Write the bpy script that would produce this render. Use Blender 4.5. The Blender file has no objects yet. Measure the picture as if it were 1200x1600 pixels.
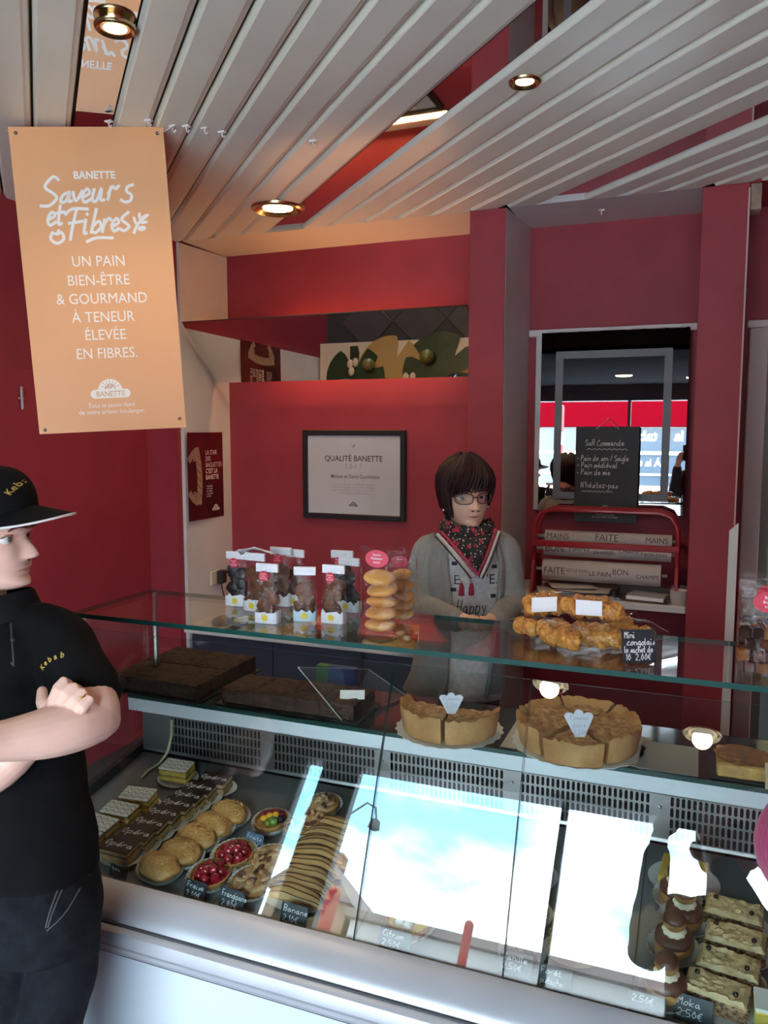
import bpy, bmesh, math, random
from mathutils import Vector, Matrix, noise
from mathutils.bvhtree import BVHTree
random.seed(7)
SC = bpy.context.scene
# ------------------------------------------------------------------ camera
H = 1.65; FPX = 1244.0
_a = math.radians(21.6); _p = math.atan(128 / FPX)
CF = Vector((-math.sin(_a) * math.cos(_p), math.cos(_a) * math.cos(_p), -math.sin(_p)))
CR = Vector((math.cos(_a), math.sin(_a), 0)); CU = CR.cross(CF); CO = Vector((0, 0, H))
cam = bpy.data.cameras.new('camera'); cam.sensor_fit = 'VERTICAL'; cam.sensor_height = 36.0
cam.lens = 36.0 * FPX / 1600; cam.clip_start = 0.03; cam.clip_end = 200
co = bpy.data.objects.new('camera', cam); SC.collection.objects.link(co)
co.matrix_world = Matrix(((CR.x, CU.x, -CF.x, 0), (CR.y, CU.y, -CF.y, 0), (CR.z, CU.z, -CF.z, H), (0, 0, 0, 1)))
SC.camera = co
# ------------------------------------------------------------------ sky
wd = bpy.data.worlds.new('sky'); SC.world = wd; wd.use_nodes = True
def _world(nt):
    N = nt.nodes; L = nt.links; N.clear()
    tc = N.new('ShaderNodeTexCoord'); sep = N.new('ShaderNodeSeparateXYZ'); L.new(tc.outputs['Generated'], sep.inputs[0])
    ramp = N.new('ShaderNodeValToRGB'); L.new(sep.outputs['Z'], ramp.inputs[0])
    e = ramp.color_ramp.elements; e[0].position = 0.0; e[0].color = (.55, .80, 1, 1); e[1].position = .75; e[1].color = (.14, .42, .92, 1)
    m = e.new(.3); m.color = (.34, .74, 1, 1)
    ad = N.new('ShaderNodeMath'); ad.operation = 'ADD'; ad.inputs[1].default_value = .25; L.new(sep.outputs['Z'], ad.inputs[0])
    dv = N.new('ShaderNodeVectorMath'); dv.operation = 'DIVIDE'; L.new(tc.outputs['Generated'], dv.inputs[0]); L.new(ad.outputs[0], dv.inputs[1])
    ns = N.new('ShaderNodeTexNoise'); ns.inputs['Scale'].default_value = 2.3; ns.inputs['Detail'].default_value = 6; ns.inputs['Roughness'].default_value = .55
    L.new(dv.outputs[0], ns.inputs['Vector'])
    cr = N.new('ShaderNodeValToRGB'); L.new(ns.outputs['Fac'], cr.inputs[0])
    cr.color_ramp.elements[0].position = .40; cr.color_ramp.elements[1].position = .62
    mx = N.new('ShaderNodeMixRGB'); L.new(cr.outputs['Color'], mx.inputs['Fac']); L.new(ramp.outputs['Color'], mx.inputs[1]); mx.inputs[2].default_value = (1.4, 1.4, 1.42, 1)
    bg = N.new('ShaderNodeBackground'); bg.inputs['Strength'].default_value = 11.0; L.new(mx.outputs[0], bg.inputs['Color'])
    out = N.new('ShaderNodeOutputWorld'); L.new(bg.outputs[0], out.inputs['Surface'])
_world(wd.node_tree)
SC.view_settings.view_transform = 'Standard'; SC.view_settings.look = 'None'
SC.view_settings.gamma = 1.0; SC.view_settings.use_curve_mapping = False; SC.view_settings.exposure = 0.6
SC.cycles.max_bounces = 10; SC.cycles.transparent_max_bounces = 32; SC.cycles.glossy_bounces = 5; SC.cycles.diffuse_bounces = 5
SC.cycles.caustics_refractive = False; SC.cycles.caustics_reflective = False
SC.cycles.use_denoising = True; SC.cycles.sample_clamp_indirect = 8.0

sun = bpy.data.lights.new('sun', 'SUN'); sun.energy = 9.0; sun.angle = .01; sun.color = (1, .96, .9)
so = bpy.data.objects.new('sun', sun); SC.collection.objects.link(so); so.rotation_euler = Vector((.10, .45, -1.1)).to_track_quat('-Z', 'Y').to_euler()
# ------------------------------------------------------------------ helpers
def V(*a): return Vector(a)
def at(px, py, d): return CO + (CF + CR * ((px - 600) / FPX) + CU * ((800 - py) / FPX)) * d
def _ray(px, py): return CF + CR * ((px - 600) / FPX) + CU * ((800 - py) / FPX)
def atZ(px, py, z):
    r = _ray(px, py); return CO + r * ((z - H) / r.z)
def atY(px, py, y):
    r = _ray(px, py); return CO + r * (y / r.y)
def atX(px, py, x):
    r = _ray(px, py); return CO + r * (x / r.x)

MC = {}
def M(name, rgb, rough=.5, metal=0., var=0., vs=20., bump=0., bs=60., coat=0., spec=None, emit=None, es=0., rgb2=None, alpha=None, sheen=0., detail=4, sss=0.):
    if name in MC: return MC[name]
    m = bpy.data.materials.new(name); m.use_nodes = True; nt = m.node_tree; N = nt.nodes; L = nt.links
    b = N['Principled BSDF']; b.inputs['Base Color'].default_value = (*rgb, 1)
    b.inputs['Roughness'].default_value = rough; b.inputs['Metallic'].default_value = metal
    if spec is not None: b.inputs['Specular IOR Level'].default_value = spec
    if coat: b.inputs['Coat Weight'].default_value = coat; b.inputs['Coat Roughness'].default_value = .08
    if sheen: b.inputs['Sheen Weight'].default_value = sheen
    if sss: b.inputs['Subsurface Weight'].default_value = sss; b.inputs['Subsurface Radius'].default_value = (.02, .008, .004)
    if emit: b.inputs['Emission Color'].default_value = (*emit, 1); b.inputs['Emission Strength'].default_value = es
    if var or rgb2 or bump:
        tc = N.new('ShaderNodeTexCoord')
    if var or rgb2:
        ns = N.new('ShaderNodeTexNoise'); ns.inputs['Scale'].default_value = vs; ns.inputs['Detail'].default_value = detail; L.new(tc.outputs['Object'], ns.inputs['Vector'])
        cr = N.new('ShaderNodeValToRGB'); L.new(ns.outputs['Fac'], cr.inputs[0])
        cr.color_ramp.elements[0].position = .35; cr.color_ramp.elements[1].position = .65
        c2 = rgb2 if rgb2 else tuple(min(1, c * (1 + var)) for c in rgb)
        c1 = rgb if rgb2 else tuple(c * (1 - var) for c in rgb)
        cr.color_ramp.elements[0].color = (*c1, 1); cr.color_ramp.elements[1].color = (*c2, 1)
        L.new(cr.outputs['Color'], b.inputs['Base Color'])
    if bump:
        n2 = N.new('ShaderNodeTexNoise'); n2.inputs['Scale'].default_value = bs; n2.inputs['Detail'].default_value = 5; L.new(tc.outputs['Object'], n2.inputs['Vector'])
        bp = N.new('ShaderNodeBump'); bp.inputs['Strength'].default_value = bump; bp.inputs['Distance'].default_value = .01
        L.new(n2.outputs['Fac'], bp.inputs['Height']); L.new(bp.outputs['Normal'], b.inputs['Normal'])
    MC[name] = m; return m

def M_glass(name, tint=(.95, .985, .97), f0=.043, rough=0.0, extra=0.0, wrinkle=0.):
    """thin clear sheet: straight transmission plus a Schlick reflection"""
    if name in MC: return MC[name]
    m = bpy.data.materials.new(name); m.use_nodes = True; nt = m.node_tree; N = nt.nodes; L = nt.links; N.clear()
    g = N.new('ShaderNodeNewGeometry'); dot = N.new('ShaderNodeVectorMath'); dot.operation = 'DOT_PRODUCT'
    L.new(g.outputs['Normal'], dot.inputs[0]); L.new(g.outputs['Incoming'], dot.inputs[1])
    def math_(op, a, b=None):
        n = N.new('ShaderNodeMath'); n.operation = op
        for i, x in enumerate((a, b)):
            if x is None: continue
            if isinstance(x, (int, float)): n.inputs[i].default_value = x
            else: L.new(x, n.inputs[i])
        return n.outputs[0]
    c = math_('ABSOLUTE', dot.outputs['Value']); k = math_('POWER', math_('SUBTRACT', 1.0, c), 5.0)
    f = math_('ADD', math_('MULTIPLY', k, 1 - f0 - extra), f0 + extra)
    t = N.new('ShaderNodeBsdfTransparent'); t.inputs['Color'].default_value = (*tint, 1)
    gl = N.new('ShaderNodeBsdfGlossy'); gl.inputs['Roughness'].default_value = rough; gl.inputs['Color'].default_value = (1, 1, 1, 1)
    if wrinkle:
        tc = N.new('ShaderNodeTexCoord'); n2 = N.new('ShaderNodeTexNoise'); n2.inputs['Scale'].default_value = 28; n2.inputs['Detail'].default_value = 3; n2.inputs['Distortion'].default_value = 1.5
        L.new(tc.outputs['Object'], n2.inputs['Vector']); bp = N.new('ShaderNodeBump'); bp.inputs['Strength'].default_value = wrinkle; bp.inputs['Distance'].default_value = .02
        L.new(n2.outputs['Fac'], bp.inputs['Height']); L.new(bp.outputs['Normal'], gl.inputs['Normal'])
    mix = N.new('ShaderNodeMixShader'); L.new(f, mix.inputs[0]); L.new(t.outputs[0], mix.inputs[1]); L.new(gl.outputs[0], mix.inputs[2])
    o = N.new('ShaderNodeOutputMaterial'); L.new(mix.outputs[0], o.inputs['Surface'])
    MC[name] = m; return m

_ICO = {}
def ico(sub):
    if sub not in _ICO:
        bm = bmesh.new(); bmesh.ops.create_icosphere(bm, subdivisions=sub, radius=1)
        _ICO[sub] = ([v.co.copy() for v in bm.verts], [[v.index for v in f.verts] for f in bm.faces]); bm.free()
    return _ICO[sub]

class MB:
    def __init__(s): s.v = []; s.f = []; s.m = []
    def add(s, vs, fs, m=0, X=None):
        k = len(s.v); s.v += [(X @ Vector(p)) if X is not None else Vector(p) for p in vs]
        for i, f in enumerate(fs):
            s.f.append([k + q for q in f]); s.m.append(m[i] if isinstance(m, (list, tuple)) else m)
        return s
    def box(s, lo, hi, m=0, b=0., X=None):
        lo = Vector(lo); hi = Vector(hi); c = (lo + hi) / 2; h = (hi - lo) / 2
        h = Vector([abs(x) for x in h])
        if b <= 0:
            vs = [c + Vector((sx * h.x, sy * h.y, sz * h.z)) for sx in (-1, 1) for sy in (-1, 1) for sz in (-1, 1)]
            return s.add(vs, [(0, 1, 3, 2), (4, 6, 7, 5), (0, 4, 5, 1), (2, 3, 7, 6), (0, 2, 6, 4), (1, 5, 7, 3)], m, X)
        b = min(b, h.x * .95, h.y * .95, h.z * .95); vs = []; ix = {}
        S = (-1, 1)
        for sx in S:
            for sy in S:
                for sz in S:
                    for a in range(3):
                        e = [h.x - b, h.y - b, h.z - b]; e[a] = h[a]
                        ix[(sx, sy, sz, a)] = len(vs); vs.append(c + Vector((sx * e[0], sy * e[1], sz * e[2])))
        fs = []
        def K(a, sa, b_, sb, c_, sc, ax):
            t = [0, 0, 0]; t[a] = sa; t[b_] = sb; t[c_] = sc; return ix[(*t, ax)]
        for a in range(3):
            p, q = (a + 1) % 3, (a + 2) % 3
            for sg in S: fs.append([K(a, sg, p, x, q, y, a) for x, y in ((-1, -1), (1, -1), (1, 1), (-1, 1))])
            for sp in S:
                for sq in S: fs.append([K(p, sp, q, sq, a, -1, p), K(p, sp, q, sq, a, 1, p), K(p, sp, q, sq, a, 1, q), K(p, sp, q, sq, a, -1, q)])
        for sx in S:
            for sy in S:
                for sz in S: fs.append([ix[(sx, sy, sz, a)] for a in range(3)])
        return s.add(vs, fs, m, X)
    def loft(s, rings, m=0, cap=True, closed=True, X=None):
        n = len(rings[0]); vs = [p for r in rings for p in r]; fs = []
        for i in range(len(rings) - 1):
            for j in range(n if closed else n - 1):
                fs.append([i * n + j, i * n + (j + 1) % n, (i + 1) * n + (j + 1) % n, (i + 1) * n + j])
        if cap and closed: fs.append(list(range(n))[::-1]); fs.append([(len(rings) - 1) * n + j for j in range(n)])
        return s.add(vs, fs, m, X)
    def tube(s, pts, rad, n=8, m=0, X=None, flat=1.0, round_=True, up=None):
        pts = [Vector(p) for p in pts]
        if isinstance(rad, (int, float)): rad = [rad] * len(pts)
        if round_:
            a = (pts[0] - pts[1]).normalized(); b = (pts[-1] - pts[-2]).normalized()
            pts = [pts[0] + a * rad[0] * .9, pts[0] + a * rad[0] * .6] + pts + [pts[-1] + b * rad[-1] * .6, pts[-1] + b * rad[-1] * .9]
            rad = [rad[0] * .35, rad[0] * .8] + list(rad) + [rad[-1] * .8, rad[-1] * .35]
        rings = []; u = None
        for i, p in enumerate(pts):
            t = (pts[min(i + 1, len(pts) - 1)] - pts[max(i - 1, 0)]).normalized()
            if u is None:
                u = Vector(up) if up else (Vector((0, 0, 1)) if abs(t.z) < .9 else Vector((1, 0, 0)))
            u = (u - t * u.dot(t)).normalized(); w = t.cross(u)
            rings.append([p + (u * math.cos(2 * math.pi * k / n) * flat + w * math.sin(2 * math.pi * k / n)) * rad[i] for k in range(n)])
        return s.loft(rings, m, True, True, X)
    def lathe(s, prof, n=24, c=(0, 0, 0), m=0, X=None, wob=0., sx=1., sy=1.):
        c = Vector(c); rings = []
        for r, z in prof:
            rings.append([c + Vector((sx * r * (1 + wob * math.cos(n / 2 * a)) * math.cos(a), sy * r * (1 + wob * math.cos(n / 2 * a)) * math.sin(a), z)) for a in [2 * math.pi * k / n for k in range(n)]])
        return s.loft(rings, m, True, True, X)
    def lump(s, c, r, seed=0, amt=.15, sub=2, fr=2., m=0, X=None, rot=None):
        vs, fs = ico(sub); c = Vector(c); r = Vector(r) if not isinstance(r, (int, float)) else Vector((r, r, r)); o = Vector((seed * 3.7, seed * 1.3, seed * 7.1)); out = []
        for v in vs:
            k = 1 + amt * noise.noise(v * fr + o) + amt * .5 * noise.noise(v * fr * 2.3 + o)
            p = Vector((v.x * r.x, v.y * r.y, v.z * r.z)) * k
            if rot is not None: p = rot @ p
            out.append(c + p)
        return s.add(out, fs, m, X)
    def prism(s, poly, z0, z1, m=0, X=None):
        n = len(poly); vs = [(x, y, z0) for x, y in poly] + [(x, y, z1) for x, y in poly]
        fs = [list(range(n))[::-1], [n + i for i in range(n)]] + [[i, (i + 1) % n, n + (i + 1) % n, n + i] for i in range(n)]
        return s.add(vs, fs, m, X)
    def ribbon(s, pts, w, z=0., m=0, X=None):
        """flat stroke in the local XY plane"""
        n = len(pts)
        if n < 2: return s
        L_ = []; R_ = []
        for i in range(n):
            a = Vector(pts[max(i - 1, 0)][:2]); b = Vector(pts[min(i + 1, n - 1)][:2]); t = b - a
            t = t.normalized() if t.length > 1e-9 else Vector((1, 0)); nn = Vector((-t.y, t.x)) * w / 2
            if i == 0: p = Vector(pts[i][:2]) - t * w * .3
            elif i == n - 1: p = Vector(pts[i][:2]) + t * w * .3
            else: p = Vector(pts[i][:2])
            L_.append((p.x + nn.x, p.y + nn.y, z)); R_.append((p.x - nn.x, p.y - nn.y, z))
        return s.add(L_ + R_, [[i, n + i, n + i + 1, i + 1] for i in range(n - 1)], m, X)
    def text(s, t, size, at_=(0, 0), z=0., m=0, align='CENTER', sx=1., bold=0., X=None, shear=0.):
        vs, fs, = text_mesh(t, bold, align, shear)
        return s.add([(at_[0] + p.x * size * sx, at_[1] + p.y * size, z) for p in vs], fs, m, X)
    def hand(s, t, h, at_=(0, 0), z=0., w=.0012, m=0, sx=1., X=None, slant=.12, center=False):
        st, wid = hand_strokes(t)
        k = h / 6.0; ox = at_[0] - (wid * k * sx / 2 if center else 0)
        for i, pl in enumerate(st): s.ribbon([(ox + (x + slant * y) * k * sx, at_[1] + y * k) for x, y in pl], w, z + i * 1e-6, m, X)
        return s
    def build(s, name, mats, parent=None, smooth=True, angle=35, world=True):
        me = bpy.data.meshes.new(name); o = Vector((0, 0, 0))
        if parent is not None and world and parent.name in WLOC: o = WLOC[parent.name]
        me.from_pydata([tuple(p - o) for p in s.v], [], s.f)
        if not isinstance(mats, (list, tuple)): mats = [mats]
        for q in mats: me.materials.append(q)
        if len(mats) > 1: me.polygons.foreach_set('material_index', s.m)
        bm = bmesh.new(); bm.from_mesh(me); bmesh.ops.recalc_face_normals(bm, faces=bm.faces); bm.to_mesh(me); bm.free()
        if smooth:
            me.polygons.foreach_set('use_smooth', [True] * len(me.polygons)); me.set_sharp_from_angle(angle=math.radians(angle))
        me.update()
        ob = bpy.data.objects.new(name, me); SC.collection.objects.link(ob)
        if parent is not None:
            ob.parent = parent
            if parent.name in WLOC: WLOC[ob.name] = WLOC[parent.name]
        return ob
WLOC = {}

_TX = {}
def text_mesh(t, bold=0., align='CENTER', shear=0.):
    k = (t, bold, align, shear)
    if k not in _TX:
        cu = bpy.data.curves.new('t', 'FONT'); cu.body = t; cu.size = 1; cu.align_x = align; cu.offset = bold; cu.shear = shear; cu.resolution_u = 3
        ob = bpy.data.objects.new('t', cu); SC.collection.objects.link(ob)
        dg = bpy.context.evaluated_depsgraph_get(); me = bpy.data.meshes.new_from_object(ob.evaluated_get(dg))
        _TX[k] = ([v.co.copy() for v in me.vertices], [list(p.vertices) for p in me.polygons])
        bpy.data.objects.remove(ob); bpy.data.curves.remove(cu); bpy.data.meshes.remove(me)
    return _TX[k]

GL = {'a': '56 36 14 13 33 54|56 53 63', 'b': '19 13|15 36 55 44 33 13', 'c': '56 36 14 13 33 53', 'd': '56 36 14 13 33 54|59 53 63', 'e': '14 54 56 36 14 13 33 53',
 'f': '59 49 28 23|06 46', 'g': '56 36 14 13 33 54|56 51 30 11', 'h': '19 13|15 36 55 53', 'i': '16 13 23|18 18.5', 'j': '26 21 00', 'k': '19 13|56 14 53', 'l': '19 13 23',
 'm': '16 13|15 36 33|35 56 53', 'n': '16 13|15 36 55 53', 'o': '36 14 13 33 54 56 36', 'p': '16 10|15 36 55 43 13', 'q': '56 36 14 33 54|56 50', 'r': '16 13|15 36 46',
 's': '56 26 15 45 43 13', 't': '29 23 33 43|06 46', 'u': '16 14 23 43 54|56 53 63', 'v': '16 33 56', 'x': '16 53|56 13', 'y': '16 34|56 20', 'z': '16 56 13 53', 'w': '06 13 36 43 66',
 'S': '58 49 18 17 36 54 43 13', 'C': '58 49 16 14 33 53', 'P': '19 13|18 49 57 36 16', 'M': '13 19 36 59 53', 'N': '13 19 53 59', 'F': '13 19 59|16 46', 'B': '13 19 49 57 26|26 55 43 13',
 'V': '19 33 59', 'R': '13 19 49 57 16|36 53', 'U': '19 14 33 54 59', 'K': '13 19|59 16 53', 'O': '39 16 33 56 39', 'L': '19 13 53', 'A': '13 39 53|25 45', 'H': '19 13|59 53|16 56', 'T': '19 59|39 33',
 '0': '39 27 15 24 33 44 55 47 39', '1': '17 29 23', '2': '18 39 57 13 53', '3': '18 39 57 36|36 54 33 14', '5': '59 19 16 46 54 33 13', '7': '19 59 33', '4': '49 15 55|46 43', '8': '39 17 45 33 15 47 39', '9': '57 39 17 36 57 53',
 '-': '15 45', ',': '23 12', '/': '13 49', "'": '29 27', '.': '23 23.2', '€': '58 49 16 33 53|05 45|06.5 46.5'}
GX = {'e': [[(1, 1.3), (3, 1.45), (4.8, 1.9), (4.4, 2.8), (3, 3), (1.4, 2.2), (1.2, .8), (2.6, 0), (4.2, .2), (5.4, .8)]], 'a': [[(4.6, 2.7), (3, 3), (1.3, 2), (1.2, .6), (2.4, 0), (4, 1), (4.7, 2.8), (4.6, .8), (5.2, 0), (6.2, .6)]],
 's': [[(1, .4), (2.6, 1.2), (3.6, 3), (3.8, 1.6), (3.9, .5), (2.6, -.1), (1.6, .3)]], 'u': [[(1.2, 3), (1.3, .9), (2.2, 0), (3.6, .5), (4.5, 3), (4.6, .8), (5.2, 0), (6, .5)]]}
def _glyph(c):
    acc = None
    if c in 'éèê': acc = {'é': '29 40', 'è': '40 29', 'ê': ''}[c]; c = 'e'
    if c == 'É': c = 'E'
    if c in GX:
        st = [list(q) for q in GX[c]]
        if acc is not None: st.append([(2.5, 4.0), (4.2, 5.3)])
        return st, max(p[0] for q in st for p in q) + .8
    g = GL.get(c)
    if g is None: return [], 4
    st = []
    for part in g.split('|'):
        pl = []
        for tk in part.split():
            if '.' in tk and len(tk) > 2:
                pl.append((float(tk[0]), float(tk[1:]) - 3))
            else: pl.append((float(tk[0]), float(tk[1]) - 3))
        st.append(pl)
    if acc is not None: st.append([(2.5, 4.5), (4.2, 6)])
    w = max(p[0] for q in st for p in q) + 1.2
    return st, w
def _smooth(pl, k=4):
    if len(pl) < 3: return pl
    P = [Vector(p) for p in pl]; out = []
    for i in range(len(P) - 1):
        a = P[max(i - 1, 0)]; b = P[i]; c = P[i + 1]; d = P[min(i + 2, len(P) - 1)]
        for j in range(k):
            t = j / k; out.append(tuple(.5 * ((2 * b) + (c - a) * t + (2 * a - 5 * b + 4 * c - d) * t * t + (3 * b - a - 3 * c + d) * t ** 3)))
    out.append(tuple(P[-1])); return out
def hand_strokes(t):
    x = 0; out = []; rr = random.Random(len(t))
    for c in t:
        if c == ' ': x += 3.5; continue
        st, w = _glyph(c); dy = rr.uniform(-.25, .25)
        for pl in st: out.append(_smooth([(x + px, py + dy) for px, py in pl]))
        x += w
    return out, x

def thing(name, label, cat, loc=(0, 0, 0), rz=0., group=None, kind=None, world=True):
    o = bpy.data.objects.new(name, None); SC.collection.objects.link(o); o.empty_display_size = .05
    o.location = loc; o.rotation_euler = (0, 0, rz)
    if label: o['label'] = label
    if cat: o['category'] = cat
    if group: o['group'] = group
    if kind: o['kind'] = kind
    if world: WLOC[o.name] = Vector(loc)
    return o
def tag(o, label=None, cat=None, group=None, kind=None):
    if label: o['label'] = label
    if cat: o['category'] = cat
    if group: o['group'] = group
    if kind: o['kind'] = kind
    return o
def structure(o, label=None): o['kind'] = 'structure'; return o
def plane_thing(name, label, cat, origin, u, v, group=None):
    """an Empty whose local XY plane is spanned by u (right) and v (up)"""
    o = thing(name, label, cat, group=group, world=False)
    u = Vector(u).normalized(); v = Vector(v); v = (v - u * v.dot(u)).normalized(); n = u.cross(v); p = Vector(origin)
    o.matrix_world = Matrix(((u.x, v.x, n.x, p.x), (u.y, v.y, n.y, p.y), (u.z, v.z, n.z, p.z), (0, 0, 0, 1)))
    return o
def copy_tree(o, loc=None, rz=None, label=None, group=None, sc=None):
    c = o.copy(); SC.collection.objects.link(c)
    if loc is not None: c.location = loc
    if rz is not None: c.rotation_euler = (0, 0, rz)
    if sc is not None: c.scale = (sc, sc, sc)
    if label: c['label'] = label
    if group: c['group'] = group
    for ch in [x for x in bpy.data.objects if x.parent == o]:
        d = copy_tree(ch); d.parent = c
    return c
def fuse(mb, name, mats, parent, voxel=.006, smooth=6, fac=.5, disp=None):
    """melt overlapping closed shapes into one continuous skin"""
    o = mb.build(name, mats, None, smooth=False)
    r = o.modifiers.new('r', 'REMESH'); r.mode = 'VOXEL'; r.voxel_size = voxel
    if smooth:
        s = o.modifiers.new('s', 'SMOOTH'); s.iterations = smooth; s.factor = fac
    dg = bpy.context.evaluated_depsgraph_get(); me = bpy.data.meshes.new_from_object(o.evaluated_get(dg)); old = o.data
    o.modifiers.clear(); o.data = me; bpy.data.meshes.remove(old); me.name = name
    off = WLOC.get(parent.name, Vector()) if parent is not None else Vector()
    if disp is not None:
        N_ = [v.normal.copy() for v in me.vertices]; P_ = [v.co.copy() for v in me.vertices]
        me.vertices.foreach_set('co', [c for p, q in zip(P_, N_) for c in (p + q * disp(p, q))])
    me.transform(Matrix.Translation(-off)); me.polygons.foreach_set('use_smooth', [True] * len(me.polygons)); me.update()
    me.materials.clear()
    for q in (mats if isinstance(mats, (list, tuple)) else [mats]): me.materials.append(q)
    if parent is not None: o.parent = parent; WLOC[o.name] = off
    return o
# ------------------------------------------------------------------ materials of the place
RED = M('red_wall', (.33, .030, .045), .55, var=.06, vs=6, bump=.04, bs=250)
WHITE = M('white_panel', (.72, .70, .66), .5, var=.04, vs=5)
CREAM = M('cream_soffit', (.74, .66, .52), .5)
GREYW = M('grey_white_return', (.62, .60, .58), .45, var=.05, vs=4)
BLACK = M('black_gap', (.012, .011, .011), .6)
DARKG = M('dark_grey', (.05, .052, .056), .5, var=.1, vs=8)
CHROME = M('mirror_silver', (.86, .87, .87), .01, 1.)
BRASSM = M('mirror_strip', (.78, .77, .75), .02, 1.)
STEEL = M('steel', (.55, .56, .57), .28, 1., var=.05, vs=30)
ALU = M('aluminium', (.56, .58, .62), .42, .35, var=.03, vs=12)
GOLD = M('brass', (.55, .42, .22), .22, 1.)
GLASS = M_glass('clear_glass', f0=.05)
GEDGE = M('glass_edge', (.006, .06, .05), .45, spec=.15)
Y1, Y2, ZC = 3.55, 3.955, 2.62
XL, NL, C1L, C1R, C2L, C2R, XR = -2.75, -2.53, -.994, -.83, -.03, .144, 1.7
YF = -1.65

def panel(name, lo, hi, mat, parent=None, b=0.):
    o = MB().box(lo, hi, 0, b).build(name, mat, parent)
    if parent is None: o['kind'] = 'structure'
    return o
# floor with dark tiles laid on the diagonal
floor = panel('floor', (XL - .1, -1.7, -.05), (XR + .1, Y2 + .05, 0), DARKG)
TILE = M('dark_tile', (.085, .085, .09), .35, var=.12, vs=7)
tm = MB().box((-.148, -.148, 0), (.148, .148, .006), 0, .003)
t0 = None
for i in range(-20, 21):
    for j in range(-20, 21):
        x = (i + j) * .2121 - .5; y = (i - j) * .2121 + 2.6
        if XL + .2 < x < C1L + .6 and 1.95 < y < Y1 - .25:
            if t0 is None:
                t0 = tm.build('tile', TILE, floor); o = t0
            else:
                o = t0.copy(); SC.collection.objects.link(o); o.parent = floor
            o.location = (x, y, 0); o.rotation_euler = (0, 0, math.pi / 4)
# walls
wl = panel('wall_left', (XL - .1, YF, 0), (XL, Y1 - .02, 2.75), RED)
panel('wall_panel', (XL - .02, Y1 - .045, 0), (NL - .034, Y2 + .03, ZC + .02), RED, wl)
d1 = structure(MB().box((XL - .003, 1.9, .3), (XL + .004, 3.05, 1.92), 0, .002).build('door_1', RED))
hp = atX(31, 622, XL)
MB().tube([hp + V(.012, 0, -.045), hp + V(.012, 0, .045)], .006, 8).box(hp + V(0, -.012, -.004), hp + V(.013, .012, .004)).build('hinge', M('hinge_grey', (.55, .5, .48), .4, .3), d1)
wb = panel('wall_back', (XL - .1, Y2, 0), (.26, Y2 + .1, ZC + .1), RED)
panel('wall_header', (.26, Y2, 2.11), (XR + .1, Y2 + .1, ZC + .1), RED, wb)
panel('wall_side', (1.12, Y2, 0), (XR + .1, Y2 + .1, 2.11), RED, wb)
wr = panel('wall_right', (XR, YF, 0), (XR + .1, Y2, 2.75), RED)
# niche: white return on the left, cream soffit
t1 = structure(MB().add([(NL - .012, Y1, 0), (NL - .018, Y1, ZC - .004), (NL + .012, Y2, ZC - .004), (NL + .012, Y2, 0), (NL - .05, Y1, 0), (NL - .05, Y1, ZC - .004), (NL - .03, Y2, ZC - .004), (NL - .03, Y2, 0)],
    [(0, 1, 2, 3), (4, 7, 6, 5), (0, 4, 5, 1), (1, 5, 6, 2), (2, 6, 7, 3), (3, 7, 4, 0)]).build('trim_1', WHITE))
panel('trim_2', (NL + .002, Y1 + .004, ZC), (C1L - .001, Y2, ZC + .02), CREAM)
panel('trim_3', (C1R + .012, Y1 + .004, ZC), (C2L - .001, Y2, ZC + .02), GREYW)
# pillars
p1 = panel('trim_4', (C1L, Y1, 0), (C1R, Y2, ZC), RED, b=.003)
structure(MB().add([(C1R + .001, Y1 + .003, 0), (C1R + .001, Y1 + .003, ZC), (C1R + .03, Y2, ZC), (C1R + .03, Y2, 0), (C1R - .01, Y1 + .003, 0), (C1R - .01, Y1 + .003, ZC), (C1R - .01, Y2, ZC), (C1R - .01, Y2, 0)],
    [(0, 1, 2, 3), (4, 7, 6, 5), (0, 4, 5, 1), (1, 5, 6, 2), (2, 6, 7, 3), (3, 7, 4, 0)]).build('trim_5', GREYW))
p2 = panel('trim_6', (C2L, Y1, 0), (C2R, Y2, ZC), RED, b=.003)
MB().box((C2R - .004, Y1 - .003, 0), (C2R + .002, Y1 + .01, ZC - .02)).build('edge_strip', M('pale_edge', (.62, .45, .42), .5), p2)
structure(MB().box((C2R + .004, Y1 + .02, ZC - .10), (C2R + .045, Y1 + .12, ZC), 0, .002).build('trim_7', M('raw_wood', (.34, .24, .17), .6, var=.2, vs=30)))
pb = atY(1139, 832, Y1 - .02)
tw = structure(MB().add([(.124, Y1 - .018, 0), (.158, Y1 - .018, 0), (.158, Y1 - .018, 1.272), (.124, Y1 - .018, 1.238), (.124, Y1 - .002, 0), (.158, Y1 - .002, 0), (.158, Y1 - .002, 1.272), (.124, Y1 - .002, 1.238)],
    [(0, 1, 2, 3), (4, 7, 6, 5), (0, 4, 5, 1), (1, 5, 6, 2), (2, 6, 7, 3), (3, 7, 4, 0)]).build('trim_8', M('white_gloss', (.85, .86, .86), .3)))
# lintel strips
tl = structure(MB().box((C1R + .035, Y2 - .035, 2.10), (C2L, Y2, 2.132), 0, .003).box((C1R + .1, Y2 - .02, 2.085), (C2L - .05, Y2, 2.1)).build('trim_9', M('lintel_white', (.80, .74, .68), .45)))
tl2 = structure(MB().box((C2R + .03, Y2 - .035, 2.10), (XR, Y2, 2.132), 0, .003).build('trim_10', MC['lintel_white']))
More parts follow.
